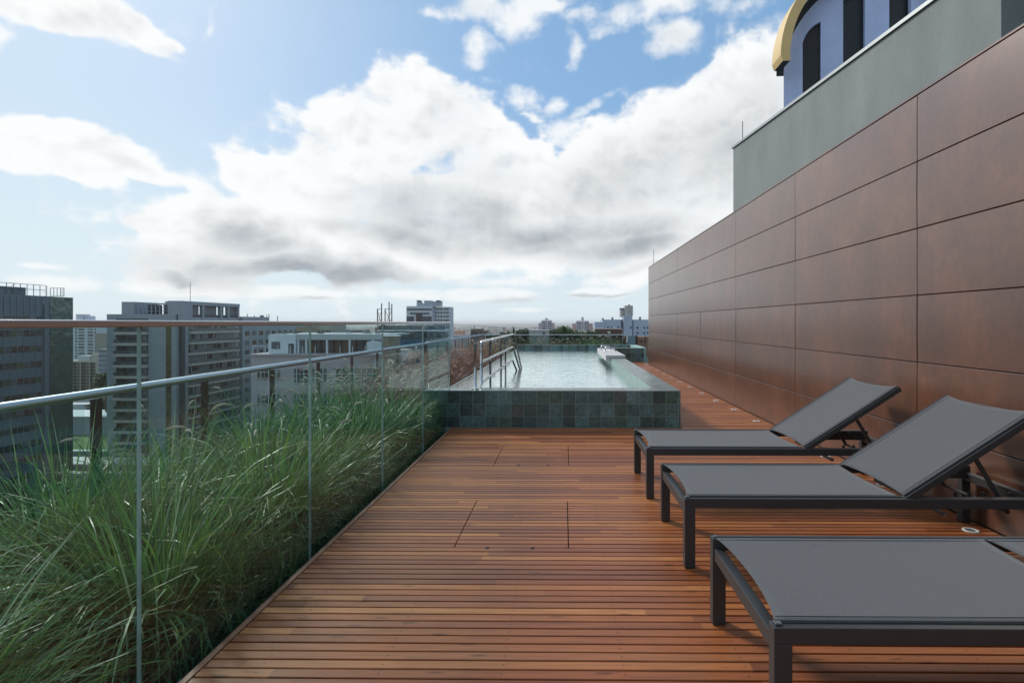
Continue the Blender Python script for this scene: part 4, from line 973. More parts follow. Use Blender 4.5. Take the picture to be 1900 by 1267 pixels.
    for i, c in enumerate(wc):
        w_ = MB().box(*cellbox('F', Y4, *c, d=.05)).build('window', [win_mid, win_dark, cm('win_greenish', (.11,.16,.15), rough=.2)][i % 3], t)
        um = (c[0]+c[1])/2; zm = (c[2]+c[3])/2+.2; fg = MB()
        fg.box(um-.035, um+.035, Y4-.09, Y4-.055, c[2], c[3]).box(c[0], um-.037, Y4-.085, Y4-.055, zm-.03, zm+.03).box(um+.037, c[1], Y4-.085, Y4-.055, zm-.03, zm+.03)
        fg.build('frame', whi, w_)
        MB().box(c[0]-.1, c[1]+.1, Y4-.16, Y4-.01, c[2]-.16, c[2]-.04).build('sill', cm('cornice_pink', (.4,.36,.38)), w_)
    for a, w, h in ((500,5,2.2),(520,3,1.5),(548,6,2.6),(566,2,4),(604,4,2.4),(612,7,1.6),(634,2,5),(652,6,2.2),(676,4,3)):
        MB().box(A(a), A(a+w), Y4+3+(a % 5), Y4+4.2+(a % 5), Zp(620.4), Zp(620.4-h)).build('roof_unit', [whi, gr, fr][a % 3], t)
    Yk = 58.0
    t = empty('water_tank', (at(700,0,Yk+12)[0], Yk+12, -5), label='pale round water tank standing on the pink building roof end', cat='water tank')
    a0 = at(698, 632, Yk+12); MB().tube([(a0[0],Yk+12,-6),(a0[0],Yk+12,a0[1]-.15),(a0[0],Yk+12,a0[1])], [1.2,1.2,.7], 24).build('tank', whi, t, smooth=False)
    a0, a1 = at(708,618,Yk), at(735,618,Yk)
    t = empty('masonry_shaft', ((a0[0]+a1[0])/2, Yk, -38), label='tan masonry shaft with pale capped top behind the glass', cat='chimney')
    MB().box(a0[0], a1[0], Yk, Yk+1.6, -38, a0[1]-.35).build('shaft', cm('tan_render', (.26,.215,.18), rough=.9, var=.2, vscale=2), t)
    MB().add([(a0[0]-.1,Yk-.1,a0[1]-.35),(a1[0]+.1,Yk-.1,a0[1]-.35),(a1[0]+.1,Yk+1.7,a0[1]-.35),(a0[0]-.1,Yk+1.7,a0[1]-.35),(a0[0]+.5,Yk+.5,a0[1]),(a1[0]-.5,Yk+.5,a0[1]),(a1[0]-.5,Yk+1.1,a0[1]),(a0[0]+.5,Yk+1.1,a0[1])],
             [(0,3,2,1),(4,5,6,7),(0,1,5,4),(1,2,6,5),(2,3,7,6),(3,0,4,7)]).build('cap', cm('roof_pale', (.4,.4,.4)), t)

    # ---- building with antenna frames, behind the glass end
    Y5 = 104.0; a0, a1 = at(702,601,Y5), at(836,601,Y5)
    t = bld('teal_block', 'dark teal building with pale parapet behind the end of the glass balustrade', a0[0], at(828,601,Y5+12)[0]-.2, Y5, Y5+12, at(760,604,Y5)[1], cm('teal_dark', (.07,.095,.10), rough=.7, var=.25, vscale=.3))
    MB().box(a0[0]-.2, a1[0]-.2, Y5-.3, Y5, at(0,612,Y5)[1]-.25, at(0,612,Y5)[1]).build('ledge', whi, t)
    MB().box(at(742,0,Y5)[0], at(790,0,Y5)[0], Y5-3, Y5-.02, t.location.z, at(0,630,Y5)[1]).build('blue_wing', cm('blue_paint_wall', (.045,.10,.17), rough=.7), t)
    MB().box(at(795,0,Y5)[0], at(836,0,Y5)[0], Y5-2, Y5-.02, t.location.z, at(0,634,Y5)[1]).build('side_wing', cm('teal_pale', (.20,.30,.30), rough=.7), t)
    windows(t, 'F', Y5, [(at(a,0,Y5)[0], at(a+7,0,Y5)[0], at(0,609,Y5)[1], at(0,604.5,Y5)[1]) for a in range(738, 830, 10)]+[(at(a,0,Y5)[0], at(a+8,0,Y5)[0], at(0,626,Y5)[1], at(0,617,Y5)[1]) for a in range(706, 830, 13)], [win_dark, win_mid])
    for lab, bars in (('left of the two slim antenna frames above the steel cap', [(700.5,573),(708,563)]), ('right of the two slim antenna frames above the steel cap, with three masts', [(714.5,573),(722,560),(727,564)])):
        zz = at(0,605,Y5+3)[1]; xm = at(bars[0][0],0,Y5+3)[0]
        r_ = empty('antenna_frame', (xm, Y5+3, zz), label=lab, cat='antenna', group='antenna frames on the dark teal building')
        for px, py in bars: x, z = at(px, py, Y5+3); MB().box(x-.08, x+.08, Y5+2.9, Y5+3.1, zz, z).build('mast', fr, r_)
        xl_, xr_ = at(bars[0][0],0,Y5+3)[0], at(bars[-1][0],0,Y5+3)[0]; zc = at(0,573.5,Y5+3)[1]
        g = MB(); g.bar((xl_,Y5+3,zc),(xr_,Y5+3,zc),.1,.1).bar((xl_,Y5+3,zc-.2),(xr_-.1,Y5+3,zz+.5),.07,.07).bar((xr_,Y5+3,zc-.2),(xl_+.1,Y5+3,zz+.5),.07,.07)
        g.bar((xr_-.2,Y5+3,zz+1.3),(xr_+.6,Y5+3,zz),.1,.1); g.build('brace', fr, r_)

    # ---- black and white tower
    Y6 = 430.0; B = lambda px: at(px,0,Y6)[0]; Z6 = lambda py: at(790,py,Y6)[1]
    wh = cm('white_paint_far', (.52,.57,.62), rough=.8); dk = cm('dark_band', (.06,.07,.09), rough=.6)
    xs = B(802); Y6b = atX(831, xs) if atX(831, xs) > Y6 else Y6+60
    t = bld('striped_tower', 'white tower with dark bands and roof tanks rising above the glass end', B(754), B(802), Y6, Y6+22, Z6(568), wh)
    MB().box(B(802)-.01, B(831), Y6+6, Y6+22, t.location.z, Z6(569)).build('side_wall', wh, t)
    for a, b, c, d_ in ((755,801,572.5,575.5),(761,797,580,583),(754.5,768,587,600),(784,801,587,600)): MB().box(B(a), B(b), Y6-.4, Y6-.01, Z6(d_), Z6(c)).build('dark_band', dk, t)
    MB().box(B(772), B(783.5), Y6-.5, Y6-.02, Z6(600), Z6(581.5)).build('brown_panel', cm('brown_panel', (.04,.03,.03), rough=.5), t)
    for a, b, c in ((771,779,560.5),(779,785,563),(785,798,557.5),(798,806,559),(806,816,558.5)): MB().box(B(a), B(b), Y6+3, Y6+10, Z6(568), Z6(c)).build('roof_tank', cm('tank_blue', (.33,.38,.43), rough=.7), t)
    for a in (771.5, 808): MB().box(B(a), B(a+6), Y6+2.8, Y6+9, Z6(560), Z6(557)).build('tank_cap', dk, t)
    cl = []
    for r in range(9):
        for a, b in ((804,807),(809,812),(814,818),(820,823),(824,828),(829,830.6)): cl.append((B(a), B(b), Z6(574.5+7*r), Z6(571.5+7*r)))
    windows(t, 'F', Y6+6, cl, [win_dark], d=.3)

    # ---- narrow gap between the two towers
    Yg = 450.0; G = lambda px, y=Yg: at(px,0,y)[0]; Zg = lambda py, y=Yg: at(165,py,y)[1]
    t = bld('white_apartments', 'white apartment block seen between the dark office tower and the grey tower', G(120), G(181), Yg, Yg+25, Zg(594), wh)
    MB().box(G(137), G(150), Yg+2, Yg+9, Zg(594), Zg(583)).box(G(154), G(160), Yg+2, Yg+9, Zg(594), Zg(586)).build('roof_block', wh, t)
    cl = []
    for r in range(12):
        for a, b in ((140,143),(146,156.5),(163,173),(176,178)): cl.append((G(a), G(b), Zg(612.5+5.6*r), Zg(609.5+5.6*r)))
    windows(t, 'F', Yg, cl, [win_mid, win_dark, cm('window_pale', (.2,.2,.2))], d=.3)
    Yh = 300.0
    t = bld('gridded_office', 'beige framed office block with dark gridded windows between the towers', G(118,Yh), G(183,Yh), Yh, Yh+20, Zg(669,Yh), cm('beige_frame', (.42,.38,.32), rough=.8))
    cl = []
    for r in range(9):
        for a, b in ((136.5,142),(142.6,148),(150.5,158),(158.6,165),(167.5,172),(172.6,177)): cl.append((G(a,Yh), G(b,Yh), Zg(677.5+6*r,Yh), Zg(672.3+6*r,Yh)))
    windows(t, 'F', Yh, cl, [win_dark, cm('win_olive', (.08,.08,.06), rough=.3)], d=.2)
    MB().box(G(136,Yh), G(157,Yh), Yh+3, Yh+10, Zg(669,Yh), Zg(661,Yh)).build('roof_block', cm('roof_pale',(.4,.4,.4)), t)
    MB().box(G(160,Yh), G(178,Yh), Yh+3, Yh+10, Zg(669,Yh), Zg(657,Yh)).build('roof_block', cm('beige_frame',(.4,.4,.4)), t)
    Yi = 380.0
    t = bld('beige_block', 'plain beige block beside the white apartments, half hidden by the grey tower', G(176,Yi), G(212,Yi), Yi, Yi+20, Zg(618,Yi), cm('beige_grey', (.30,.28,.25), rough=.9))
    MB().box(G(181,Yi), G(212,Yi), Yi+10, Yi+20, Zg(618,Yi), Zg(606,Yi)).build('roof_block', wh, t)
    Yj = 255.0
    t = bld('banded_block', 'grey blue block with dark floor joints beside the gridded office', G(183,Yj), G(214,Yj), Yj, Yj+20, Zg(648,Yj), cm('blue_grey_wall', (.25,.28,.32), rough=.8))
    for r in range(7): MB().box(G(183,Yj)-.05, G(214,Yj), Yj-.15, Yj-.01, Zg(652.2+8.7*r,Yj), Zg(650.8+8.7*r,Yj)).build('dark_joint', dk, t)
    # low roofs, lawn and terraces at the foot of the towers
    t = bld('low_hall', 'long low hall with pale sloping roofs between the two towers', -215, -150, 232, 262, -30.5, cm('hall_roof', (.34,.32,.30), rough=.8, var=.2, vscale=.2), zb=-45)
    MB().box(-214, -151, 225, 231.9, -45, -33).build('lower_roof', cm('white_roof', (.55,.56,.56), rough=.7), t)
    t = bld('low_grey_house', 'low grey building with dark door behind the lawn', -190, -118, 190, 204, -32.3, cm('blue_grey_wall', (.2,.2,.2)), zb=-45)
    MB().box(-190.2, -117.8, 189.6, 204, -32.3, -31.9).build('roof_edge', cm('white_roof', (.5,.5,.5)), t)
    lawn = MB().box(-175, -118, 160, 186, -45, -37.9).build('lawn', mat('lawn_green', (.085,.16,.03), .95, var=.3, vscale=.4)); tag(lawn, kind='structure')
    for i, (x0_, x1_, y0_, y1_, zt_, lab) in enumerate(((-160,-100,157,158.2,-36.6,'white low terrace wall at the near edge of the lawn'),(-150,-92,138,145,-35.4,'white flat roofed pavilion below the lawn'),(-140,-88,128,129.5,-35.0,'lowest white terrace wall below the pavilion'))):
        w = bld('terrace_wall' if i != 1 else 'pavilion', lab, x0_, x1_, y0_, y1_, zt_, cm('blue_grey_wall', (.2,.2,.2)), cat='wall' if i != 1 else 'building', zb=-45)
        MB().box(x0_-.2, x1_+.2, y0_-.3, y1_+.2, zt_, zt_+.35).build('coping', cm('white_roof', (.5,.5,.5)), w)
    t = empty('pergola', (-80, 84, -38), label='white slatted pergola roof far below behind the near grass', cat='pergola')
    for i in range(14): MB().box(-97+i*2.1, -95.9+i*2.1, 76, 88, -33.3, -33.1).build('slat', cm('white_roof', (.5,.5,.5)), t)
    MB().box(-97.5, -66, 75.5, 76, -33.5, -33.1).box(-97.5, -66, 88, 88.5, -33.5, -33.1).build('beam', cm('white_roof', (.5,.5,.5)), t)
    for x in (-97, -82, -67): MB().box(x, x+.3, 76, 76.3, -40, -33.5).build('post', fr, t)

    # ---- middle distance behind the pink building
    for px0_, px1_, py, Y, dep, col, lab in ((548,560,606,150,12,(.33,.27,.2),'narrow ochre roof block above the white penthouse, leftmost'),(562,590,602,170,14,(.30,.31,.32),'grey roof block above the white penthouse'),
        (590,614,603,140,10,(.40,.38,.33),'beige roof block above the middle of the white penthouse'),(614,622,612,175,12,(.36,.38,.39),'small pale block right of the beige roof block'),
        (626,656,613,190,16,(.20,.15,.14),'low brown roofed block near the distant horizon'),(660,694,616,210,20,(.30,.28,.25),'low pale brown block right of the brown roofed block'),(696,712,607,125,8,(.27,.20,.14),'tan brick block beside the tan shaft'),
        (520,548,600,230,12,(.24,.25,.26),'dull grey block right of the roof pipes')):
        a, b = at(px0_, py, Y), at(px1_, py, Y)
        t = bld('roof_block', lab, a[0], b[0], Y, Y+dep, a[1], cm('mid_'+str(px0_), col, rough=.85, var=.15, vscale=.3))
        w = (b[0]-a[0])/5
        windows(t, 'F', Y, [(a[0]+w*(i+.2), a[0]+w*(i+.8), a[1]-2.6-r*3, a[1]-1.3-r*3) for i in range(5) for r in range(3)], [win_dark], d=.1)
    Y7 = 250
    a, b, c = at(873,610.5,Y7), at(890,610.5,Y7), at(902,613.5,Y7)
    t = bld('brown_block', 'grey brown flat roofed block above the bend of the steel rails', a[0], b[0], Y7, Y7+14, a[1], cm('brown_grey_far', (.17,.14,.12), rough=.9, var=.2, vscale=.4))
    MB().box(b[0], c[0], Y7+1, Y7+14, t.location.z, c[1]).build('wing', cm('brown_grey_far', (.17,.14,.12)), t)
    windows(t, 'F', Y7, [(a[0]+.5+i*1.1, a[0]+1.1+i*1.1, a[1]-2.2-r*2.6, a[1]-1.2-r*2.6) for i in range(3) for r in range(3)], [win_dark], d=.1)
    Y8 = 210
    a, b = at(900.5,617,Y8), at(914,617,Y8)
    t = bld('ornate_house', 'pale stone gabled house left of the dark trees', a[0], b[0], Y8, Y8+8, a[1]-1, cm('pale_stone_far', (.42,.38,.34), rough=.9, var=.3, vscale=1))
    MB().add([(a[0],Y8,a[1]-1),(b[0],Y8,a[1]-1),(b[0],Y8+8,a[1]-1),(a[0],Y8+8,a[1]-1),((a[0]+b[0])/2,Y8,a[1]+.5),((a[0]+b[0])/2,Y8+8,a[1]+.5)], [(0,1,4),(3,5,2),(1,2,5,4),(3,0,4,5)]).build('roof', cm('pale_stone_far', (.4,.4,.4)), t)
    # concrete block above the far pool wall
    Y9 = 70; a, b = at(982,613.5,Y9), at(1018,613.5,Y9)
    t = bld('concrete_block', 'pale concrete roof block behind the end railing, in front of the trees', a[0], b[0], Y9, Y9+3, a[1], cm('pale_concrete', (.34,.36,.35), rough=.9, var=.15, vscale=1.2))
    MB().box(a[0]-.06, b[0]+.06, Y9-.06, Y9+3.06, a[1], a[1]+.07).build('coping', cm('roof_pale', (.4,.4,.4)), t)
    MB().box(at(1007,0,Y9)[0], at(1011,0,Y9)[0], Y9-.05, Y9-.01, at(0,620,Y9)[1], at(0,616.5,Y9)[1]).build('vent', win_dark, t)
    # two stepped apartment blocks
    for (c0, c1, top, tw, Y, lab, side) in ((999,1029,595,590,620,'left of the two stepped white apartment blocks on the skyline, behind the round tree',(.44,.38,.40)), (1062,1100,596,588.5,560,'right of the two stepped white apartment blocks, with pink side bays',(.48,.33,.32))):
        Q = lambda px: at(px,0,Y)[0]; ZQ = lambda py: at(1050,py,Y)[1]; m_ = (c0+c1)/2; w = (c1-c0)
        t = bld('stepped_apartments', lab, Q(c0+w*.18), Q(c1-w*.18), Y, Y+18, ZQ(top), cm('white_far2', (.55,.56,.60), rough=.8), group='stepped apartment blocks on the skyline')
        MB().box(Q(c0), Q(c0+w*.18), Y+1, Y+17, t.location.z, ZQ(top+4)).build('side_bay', cm('side%d' % c0, side, rough=.8), t)
        MB().box(Q(c1-w*.18), Q(c1), Y+1, Y+17, t.location.z, ZQ(top+4)).build('side_bay', cm('side%d' % c0, side, rough=.8), t)
        MB().box(Q(m_-2.3), Q(m_+2.3), Y-.6, Y+8, t.location.z, ZQ(tw)).build('stair_tower', cm('white_far2', (.5,.5,.5)), t)
        for q in (.24,.33,.62,.72): MB().box(Q(c0+w*q), Q(c0+w*q+1.6), Y+1, Y+4, ZQ(top), ZQ(top-1.8)).build('roof_turret', cm('white_far2', (.5,.5,.5)), t)
        cl = []
        for r in range(6):
            for q in (.22,.30,.37,.60,.68,.75): cl.append((Q(c0+w*q), Q(c0+w*q+1.9), ZQ(top+3.6+4.1*r), ZQ(top+1.6+4.1*r)))
            cl.append((Q(m_-1), Q(m_+.9), ZQ(top+4.8+4.1*r), ZQ(top+2.8+4.1*r)))
        windows(t, 'F', Y-.62, cl, [win_dark, win_mid], d=.3)
    # white blue building at right, with lift tower
    Y10 = 280.0; Q = lambda px: at(px,0,Y10)[0]; ZQ = lambda py: at(1150,py,Y10)[1]
    bw = cm('white_blue_far', (.40,.46,.58), rough=.8, var=.04, vscale=.2)
    t = bld('white_blue_building', 'long pale blue building with a lift tower next to the brown wall', Q(1118), Q(1152), Y10, Y10+16, ZQ(593), bw)
    MB().box(Q(1103.5), Q(1118), Y10, Y10+16, t.location.z, ZQ(598.5)).build('wall', bw, t)
    MB().box(Q(1175), Q(1290), Y10, Y10+16, t.location.z, ZQ(593)).build('wall', bw, t)
    MB().box(Q(1152), Q(1175), Y10+2, Y10+16, t.location.z, ZQ(593)).build('recess', cm('blue_grey_recess', (.14,.17,.22), rough=.8), t)
    MB().box(Q(1157), Q(1173), Y10-.8, Y10+6, t.location.z, ZQ(586)).build('lift_tower', bw, t)
    cre = cm('cream_grey', (.44,.43,.41), rough=.85)
    MB().box(Q(1152.5), Q(1167), Y10+3, Y10+9, ZQ(588), ZQ(571.5)).box(Q(1160), Q(1174.5), Y10+.2, Y10+8, ZQ(586), ZQ(567)).build('tank_house', cre, t)
    MB().box(Q(1151), Q(1167.3), Y10+2.6, Y10+3, ZQ(574), ZQ(571.5)).build('roof_trim', dk, t)
    MB().box(Q(1166.5), Q(1169.5), Y10+1, Y10+3, ZQ(567), ZQ(565)).build('roof_cap', dk, t)
    for a, c in ((1118,590),(1136,588.5),(1188,588)): MB().box(Q(a), Q(a+3), Y10+3, Y10+5, ZQ(593), ZQ(c)).build('chimney', cm('blue_grey_recess', (.2,.2,.2)), t)
    MB().box(Q(1125), Q(1139), Y10+.2, Y10+.4, ZQ(600), ZQ(594.5)).build('roof_terrace', cm('balcony_glass_grey', (.2,.2,.2)), t)
    MB().box(Q(1104), Q(1117), Y10+.2, Y10+.5, ZQ(601.5), ZQ(597.5)).box(Q(1190), Q(1203), Y10+1, Y10+1.3, ZQ(594), ZQ(593.2)).build('roof_terrace_rail', cm('green_glass_far', (.30,.38,.34), rough=.3), t)
    cl = [(Q(a), Q(b), ZQ(c), ZQ(d)) for a,b,c,d in ((1121,1122.6,609.5,606.3),(1126,1129.5,609.5,606.3),(1132.5,1136,609.5,606.3),(1145,1148.8,609,606),(1181,1184.5,609.5,606.3),(1193.5,1197,609.5,606.6),(1200,1203,609.5,606.3),(1181,1184.5,619,616),(1193.5,1197,619,616.3),(1200,1203,619,616),(1181,1184.5,629,626),(1193.5,1197,629,626),(1208,1212,609,606),(1208,1212,619,616))]
    windows(t, 'F', Y10, cl, [win_dark], d=.15)
    windows(t, 'F', Y10-.8, [(Q(1168.8), Q(1172), ZQ(609), ZQ(606)), (Q(1167.5), Q(1169), ZQ(579), ZQ(577)), (Q(1170.5), Q(1172), ZQ(584), ZQ(582))], [win_dark], d=.15)
    windows(t, 'F', Y10+3, [(Q(a), Q(a+1.6), ZQ(c+1.4), ZQ(c)) for a in (1158,1163) for c in (577,581,584)], [win_dark], d=.15)
    # brown clad building with a white emblem
    Y11 = 200.0; Q = lambda px: at(px,0,Y11)[0]; ZQ = lambda py: at(1130,py,Y11)[1]
    t = bld('brown_clad_building', 'building clad in brown boards in a pale frame with a white emblem', Q(1104.5), Q(1156), Y11, Y11+14, ZQ(609.5), cm('pale_frame', (.33,.31,.29), rough=.8), cat='building')
    MB().box(Q(1106.5), Q(1154), Y11-.2, Y11-.01, ZQ(619.6), ZQ(611)).build('board_panel', mat('brown_boards', (.10,.045,.03), .7, var=.35, vscale=.8, stretch=(4,4,.3)), t)
    MB().box(Q(1106.5), Q(1154), Y11-.2, Y11-.01, ZQ(645), ZQ(621.5)).build('board_panel', cm('dark_brown_boards', (.07,.045,.035), rough=.7), t)
    e = MB(); ex, ez = Q(1129.5), ZQ(616.6); u = Q(1130.5)-Q(1129.5)
    for k, (dx, dz, w, h) in enumerate(((-2.6,.6,2.0,1.4),(-.3,.7,1.5,1.6),(1.5,.2,1.5,2.2),(-1.6,-1.0,3.2,1.0),(-.5,-2.2,1.2,1.2))): e.box(ex+dx*u, ex+(dx+w)*u, Y11-.32-.01*k, Y11-.21, ez+dz*u-.3*u, ez+(dz+h)*u-.3*u)
    e.build('emblem', cm('sign_white', (.75,.75,.75), rough=.6), t)
    e = MB(); x = 1122.5
    for w in (1.6,1.2,1.5,1.3,.0,1.4,1.5,1.2):
        if w: e.box(Q(x), Q(x+w), Y11-.3, Y11-.21, ZQ(624), ZQ(622.9))
        x += w+.5
    e.build('small_lettering', cm('sign_white', (.7,.7,.7)), t)
    t = bld('orange_house', 'low orange brick building below the pale blue building', Q(1152), Q(1240), Y11+20, Y11+30, at(1170,625,Y11+20)[1], cm('orange_brick', (.26,.13,.085), rough=.9, var=.2, vscale=.5))
    q2 = Y11+20; windows(t, 'F', q2, [(at(a,0,q2)[0], at(a+4,0,q2)[0], at(0,634,q2)[1], at(0,631,q2)[1]) for a in (1156,1163,1171,1188,1195)], [win_dark], d=.1)
    MB().box(at(1162,0,q2)[0], at(1179,0,q2)[0], q2-2, q2-.2, t.location.z, at(0,622.5,q2)[1]).build('blue_front', bw, t)
    # thin viaduct far away
    p0, p1, p2 = at(835,603,1500), at(880,603.5,1450), at(935,608,1100)
    t = empty('viaduct', (p0[0],1500,-60), label='thin dark elevated road crossing the distant plain', cat='bridge')
    pts = [(p0[0]-150,1540,p0[1]),(p0[0],1500,p0[1]),(p1[0],1450,p1[1]),(p2[0],1100,p2[1])]
    for a, b in zip(pts[:-1], pts[1:]): MB().bar(a, b, 8, .8).build('deck', dk, t)
    for a in pts: MB().box(a[0]-1, a[0]+1, a[1]-1, a[1]+1, -64, a[2]-.4).build('pier', dk, t)

    # ---- far town and woods: too many to tell apart
    rr = random.Random(3); cols = [(.55,.55,.55),(.42,.40,.36),(.45,.24,.17),(.30,.30,.31),(.5,.42,.34),(.36,.16,.12)]
    ms = [cm('far_town_%d' % i, c, rough=.9) for i, c in enumerate(cols)]
    g = MB()
    for i in range(5200):
        y = 480*math.exp(rr.random()*2.35); x = rr.uniform(-1.05, .32)*y
        w, d, h = rr.uniform(5, 16)*(1+y/3500), rr.uniform(6, 18)*(1+y/3500), rr.choice((4,5,6,7,9,12))*rr.uniform(.8,1.2)
        if rr.random() < .03: h = rr.uniform(16, 34)
        z = ground_z(x, y); pk = rr.random()
        g.cur = 0 if pk < .24 else 1 if pk < .42 else 2 if pk < .64 else 3 if pk < .76 else 4 if pk < .9 else 5
        g.box(x, x+w, y, y+d, z-3, z+h)
    tag(g.build('distant_town', ms), 'distant town of pale and terracotta houses spread over the plain', 'town', kind='stuff')
    g = MB()
    for i in range(3400):
        y = 330*math.exp(rr.random()*3.0); x = rr.uniform(-1.05, .34)*y; z = ground_z(x, y); s = rr.uniform(3, 8)*(1+y/2500); h = rr.uniform(4, 9)*(1+y/6000)
        n = 7; vs = [(x+s*.8*math.cos(6.283*k/n+i), y+s*.8*math.sin(6.283*k/n+i), z-1) for k in range(n)]
        vs += [(x+s*rr.uniform(.75,1.15)*math.cos(6.283*k/n+i), y+s*math.sin(6.283*k/n+i), z+h*rr.uniform(.35,.6)) for k in range(n)]
        vs += [(x+s*.5*math.cos(6.283*k/n+i), y+s*.5*math.sin(6.283*k/n+i), z+h*rr.uniform(.8,1.05)) for k in range(n)]; vs.append((x, y, z+h))
        fs = [(q*n+k, q*n+(k+1)%n, (q+1)*n+(k+1)%n, (q+1)*n+k) for q in range(2) for k in range(n)]+[(2*n+k, 2*n+(k+1)%n, 3*n) for k in range(n)]
        g.add(vs, fs)
    tag(g.build('distant_woods', mat('far_foliage', (.035,.065,.025), .95, var=.35, vscale=.02)), 'dark green tree clumps among the distant houses', 'trees', kind='stuff')
city()

# ------------------------------------------------------------------ trees
leafm = {}
def tree(label, px, py, Y, rad_, h, kind='round', seed=0, group='trees beyond the end railing', n=2600, ls=.30, col=(.05,.10,.025), col2=(.12,.17,.04), zoff=0):
    x, ztop = at(px, py, Y); zb = ztop-h; rr = random.Random(seed)
    t = empty('conifer_tree' if kind == 'cone' else 'leafy_tree', (x, Y, zb), label=label, cat='tree', group=group)
    gz = min(ground_z(x, Y), zb)
    tr = MB().tube([(x,Y,gz-.5),(x+.1,Y,zb+h*.35),(x,Y,zb+h*.75)], [.32,.24,.08], 8)
    for k in range(6):
        a = k*1.05; tr.tube([(x,Y,zb+h*(.3+.05*k)),(x+rad_*.6*math.cos(a),Y+rad_*.6*math.sin(a),zb+h*(.5+.06*k))], [.13,.04], 6)
    tr.build('trunk', cm('bark', (.06,.045,.035), rough=.95), t)
    blobs = []
    if kind == 'round':
        for k in range(16):
            a, e, q = rr.uniform(0, 6.28), rr.uniform(-.3, 1.3), rr.uniform(.35,.95)
            blobs.append((rad_*q*math.cos(a)*math.cos(e)*.85, rad_*q*math.sin(a)*math.cos(e)*.85, h*.62+rad_*.75*q*math.sin(e), rad_*rr.uniform(.22,.42)))
    vs, fs, ti, P_ = [], [], [], []
    for i in range(n):
        if kind == 'cone':
            q = rr.random()**.7; z = h*(1-q); r_ = rad_*q*(.7+.3*math.sin(q*34))*rr.uniform(.3,1); a = rr.uniform(0,6.28); p = Vector((r_*math.cos(a), r_*math.sin(a), z)); tt = rr.random()
        else:
            b = blobs[rr.randrange(len(blobs))]; d = Vector((rr.gauss(0,1), rr.gauss(0,1), rr.gauss(0,1))).normalized()*b[3]*rr.uniform(.55,1.08); p = Vector(b[:3])+d; tt = rr.random()
            p.z = min(p.z, h)
        P_.append(p)
    zm = max(p.z for p in P_); xm = max(abs(p.x) for p in P_)
    for p in P_:
        tt = rr.random(); p.z *= h/zm; p.x *= rad_/xm; p.y *= rad_/xm
        p += Vector((x, Y, zb)); s = ls*rr.uniform(.5,1.3)
        u = Vector((rr.gauss(0,1), rr.gauss(0,1), rr.gauss(0,.6))).normalized()*s; v = u.cross(Vector((rr.gauss(0,1), rr.gauss(0,1), rr.gauss(0,1)))).normalized()*s*.6
        k = len(vs); vs += [p-u, p+v, p+u, p-v]; fs.append((k,k+1,k+2,k+3)); ti.append(tt)
    g = MB(); g.add(vs, fs); key = (col, col2)
    if key not in leafm: leafm[key] = blade_mat('leaf_%d' % len(leafm), [(0,tuple(c*.6 for c in col)),(.5,col),(1,col2)], .25, .6)
    o = g.build('crown', leafm[key], t); set_tint(o, ti)
def trees():
    dk, dk2 = (.022,.050,.018), (.05,.085,.025)
    T = [('dark spiky conifer left of the pale concrete block',953,607,120,1.6,9,'cone',1300,.20,dk,dk2),
         ('dark bushy tree left of the conifer',938,614,130,3.4,9,'round',1800,.28,dk,dk2),
         ('dark spreading tree between the conifer and the pale concrete block',972,609,135,3.6,10,'round',2200,.28,dk,dk2),
         ('big rounded bright green tree between the two stepped apartment blocks',1040,604.5,140,3.8,11,'round',3600,.26,(.05,.10,.022),(.13,.19,.04)),
         ('smaller tree tucked right of the pale concrete block',1022,612,118,2.2,8,'round',1600,.24,dk,(.07,.11,.03)),
         ('yellow green tree in front of the right stepped apartment block',1074,612.5,125,3.0,9,'round',2400,.24,(.07,.11,.02),(.17,.19,.04)),
         ('mid green tree right of the yellow green tree',1096,611.5,130,2.8,9,'round',2000,.24,(.04,.08,.02),(.09,.14,.035)),
         ('tree filling the gap left of the yellow green tree',1058,615,110,2.4,8,'round',1800,.22,(.03,.07,.02),(.08,.12,.03)),
         ('low dark tree right behind the end railing, below the conifer',958,622,80,3.0,8,'round',1800,.22,dk,(.06,.10,.03)),
         ('low dark tree behind the end railing, right of the pale concrete block',1036,622,85,3.2,8,'round',2000,.22,dk,(.06,.10,.03)),
         ('low dark tree behind the end railing, left of the brown clad building',1082,622,85,3.4,8,'round',2000,.22,dk,(.06,.10,.03)),
         ('low dark tree behind the bend of the pool handrail',925,620,90,2.8,8,'round',1600,.22,dk,(.06,.10,.03))]
    for i, (lab,px,py,Y,r_,h,kd,n,ls,c1,c2) in enumerate(T): tree(lab,px,py,Y,r_,h,kd,i+1,n=n,ls=ls,col=c1,col2=c2)
    g2 = 'trees at the foot of the towers'
    for i, (lab,px,py,Y,r_,h) in enumerate((('small tree at the left side of the grey tower, upper of two',196,690,200,4,14),('small tree at the left side of the grey tower, lower of two',190,738,225,5,12),
        ('dark street tree far below, at the left edge',8,905,104,4.5,8),('dark street tree far below, second from the left edge',40,912,106,4.5,8),('dark street tree far below, third from the left edge',75,925,104,4,7),('green tree at the foot of the grey tower, behind the grass',318,862,128,5,9),
        ('green tree at the foot of the grey tower, beside the seam of the glass',275,880,124,5,8),('dark tree low behind the near grass',130,965,90,4.5,7),('dark tree lowest behind the near grass',60,1000,80,5,8),('green tree at the foot of the pink building',430,900,66,4,9))):
        tree(lab,px,py,Y,r_,h,'round',50+i,g2,n=1800,ls=.42,col=(.03,.065,.02),col2=(.08,.13,.03))
trees()
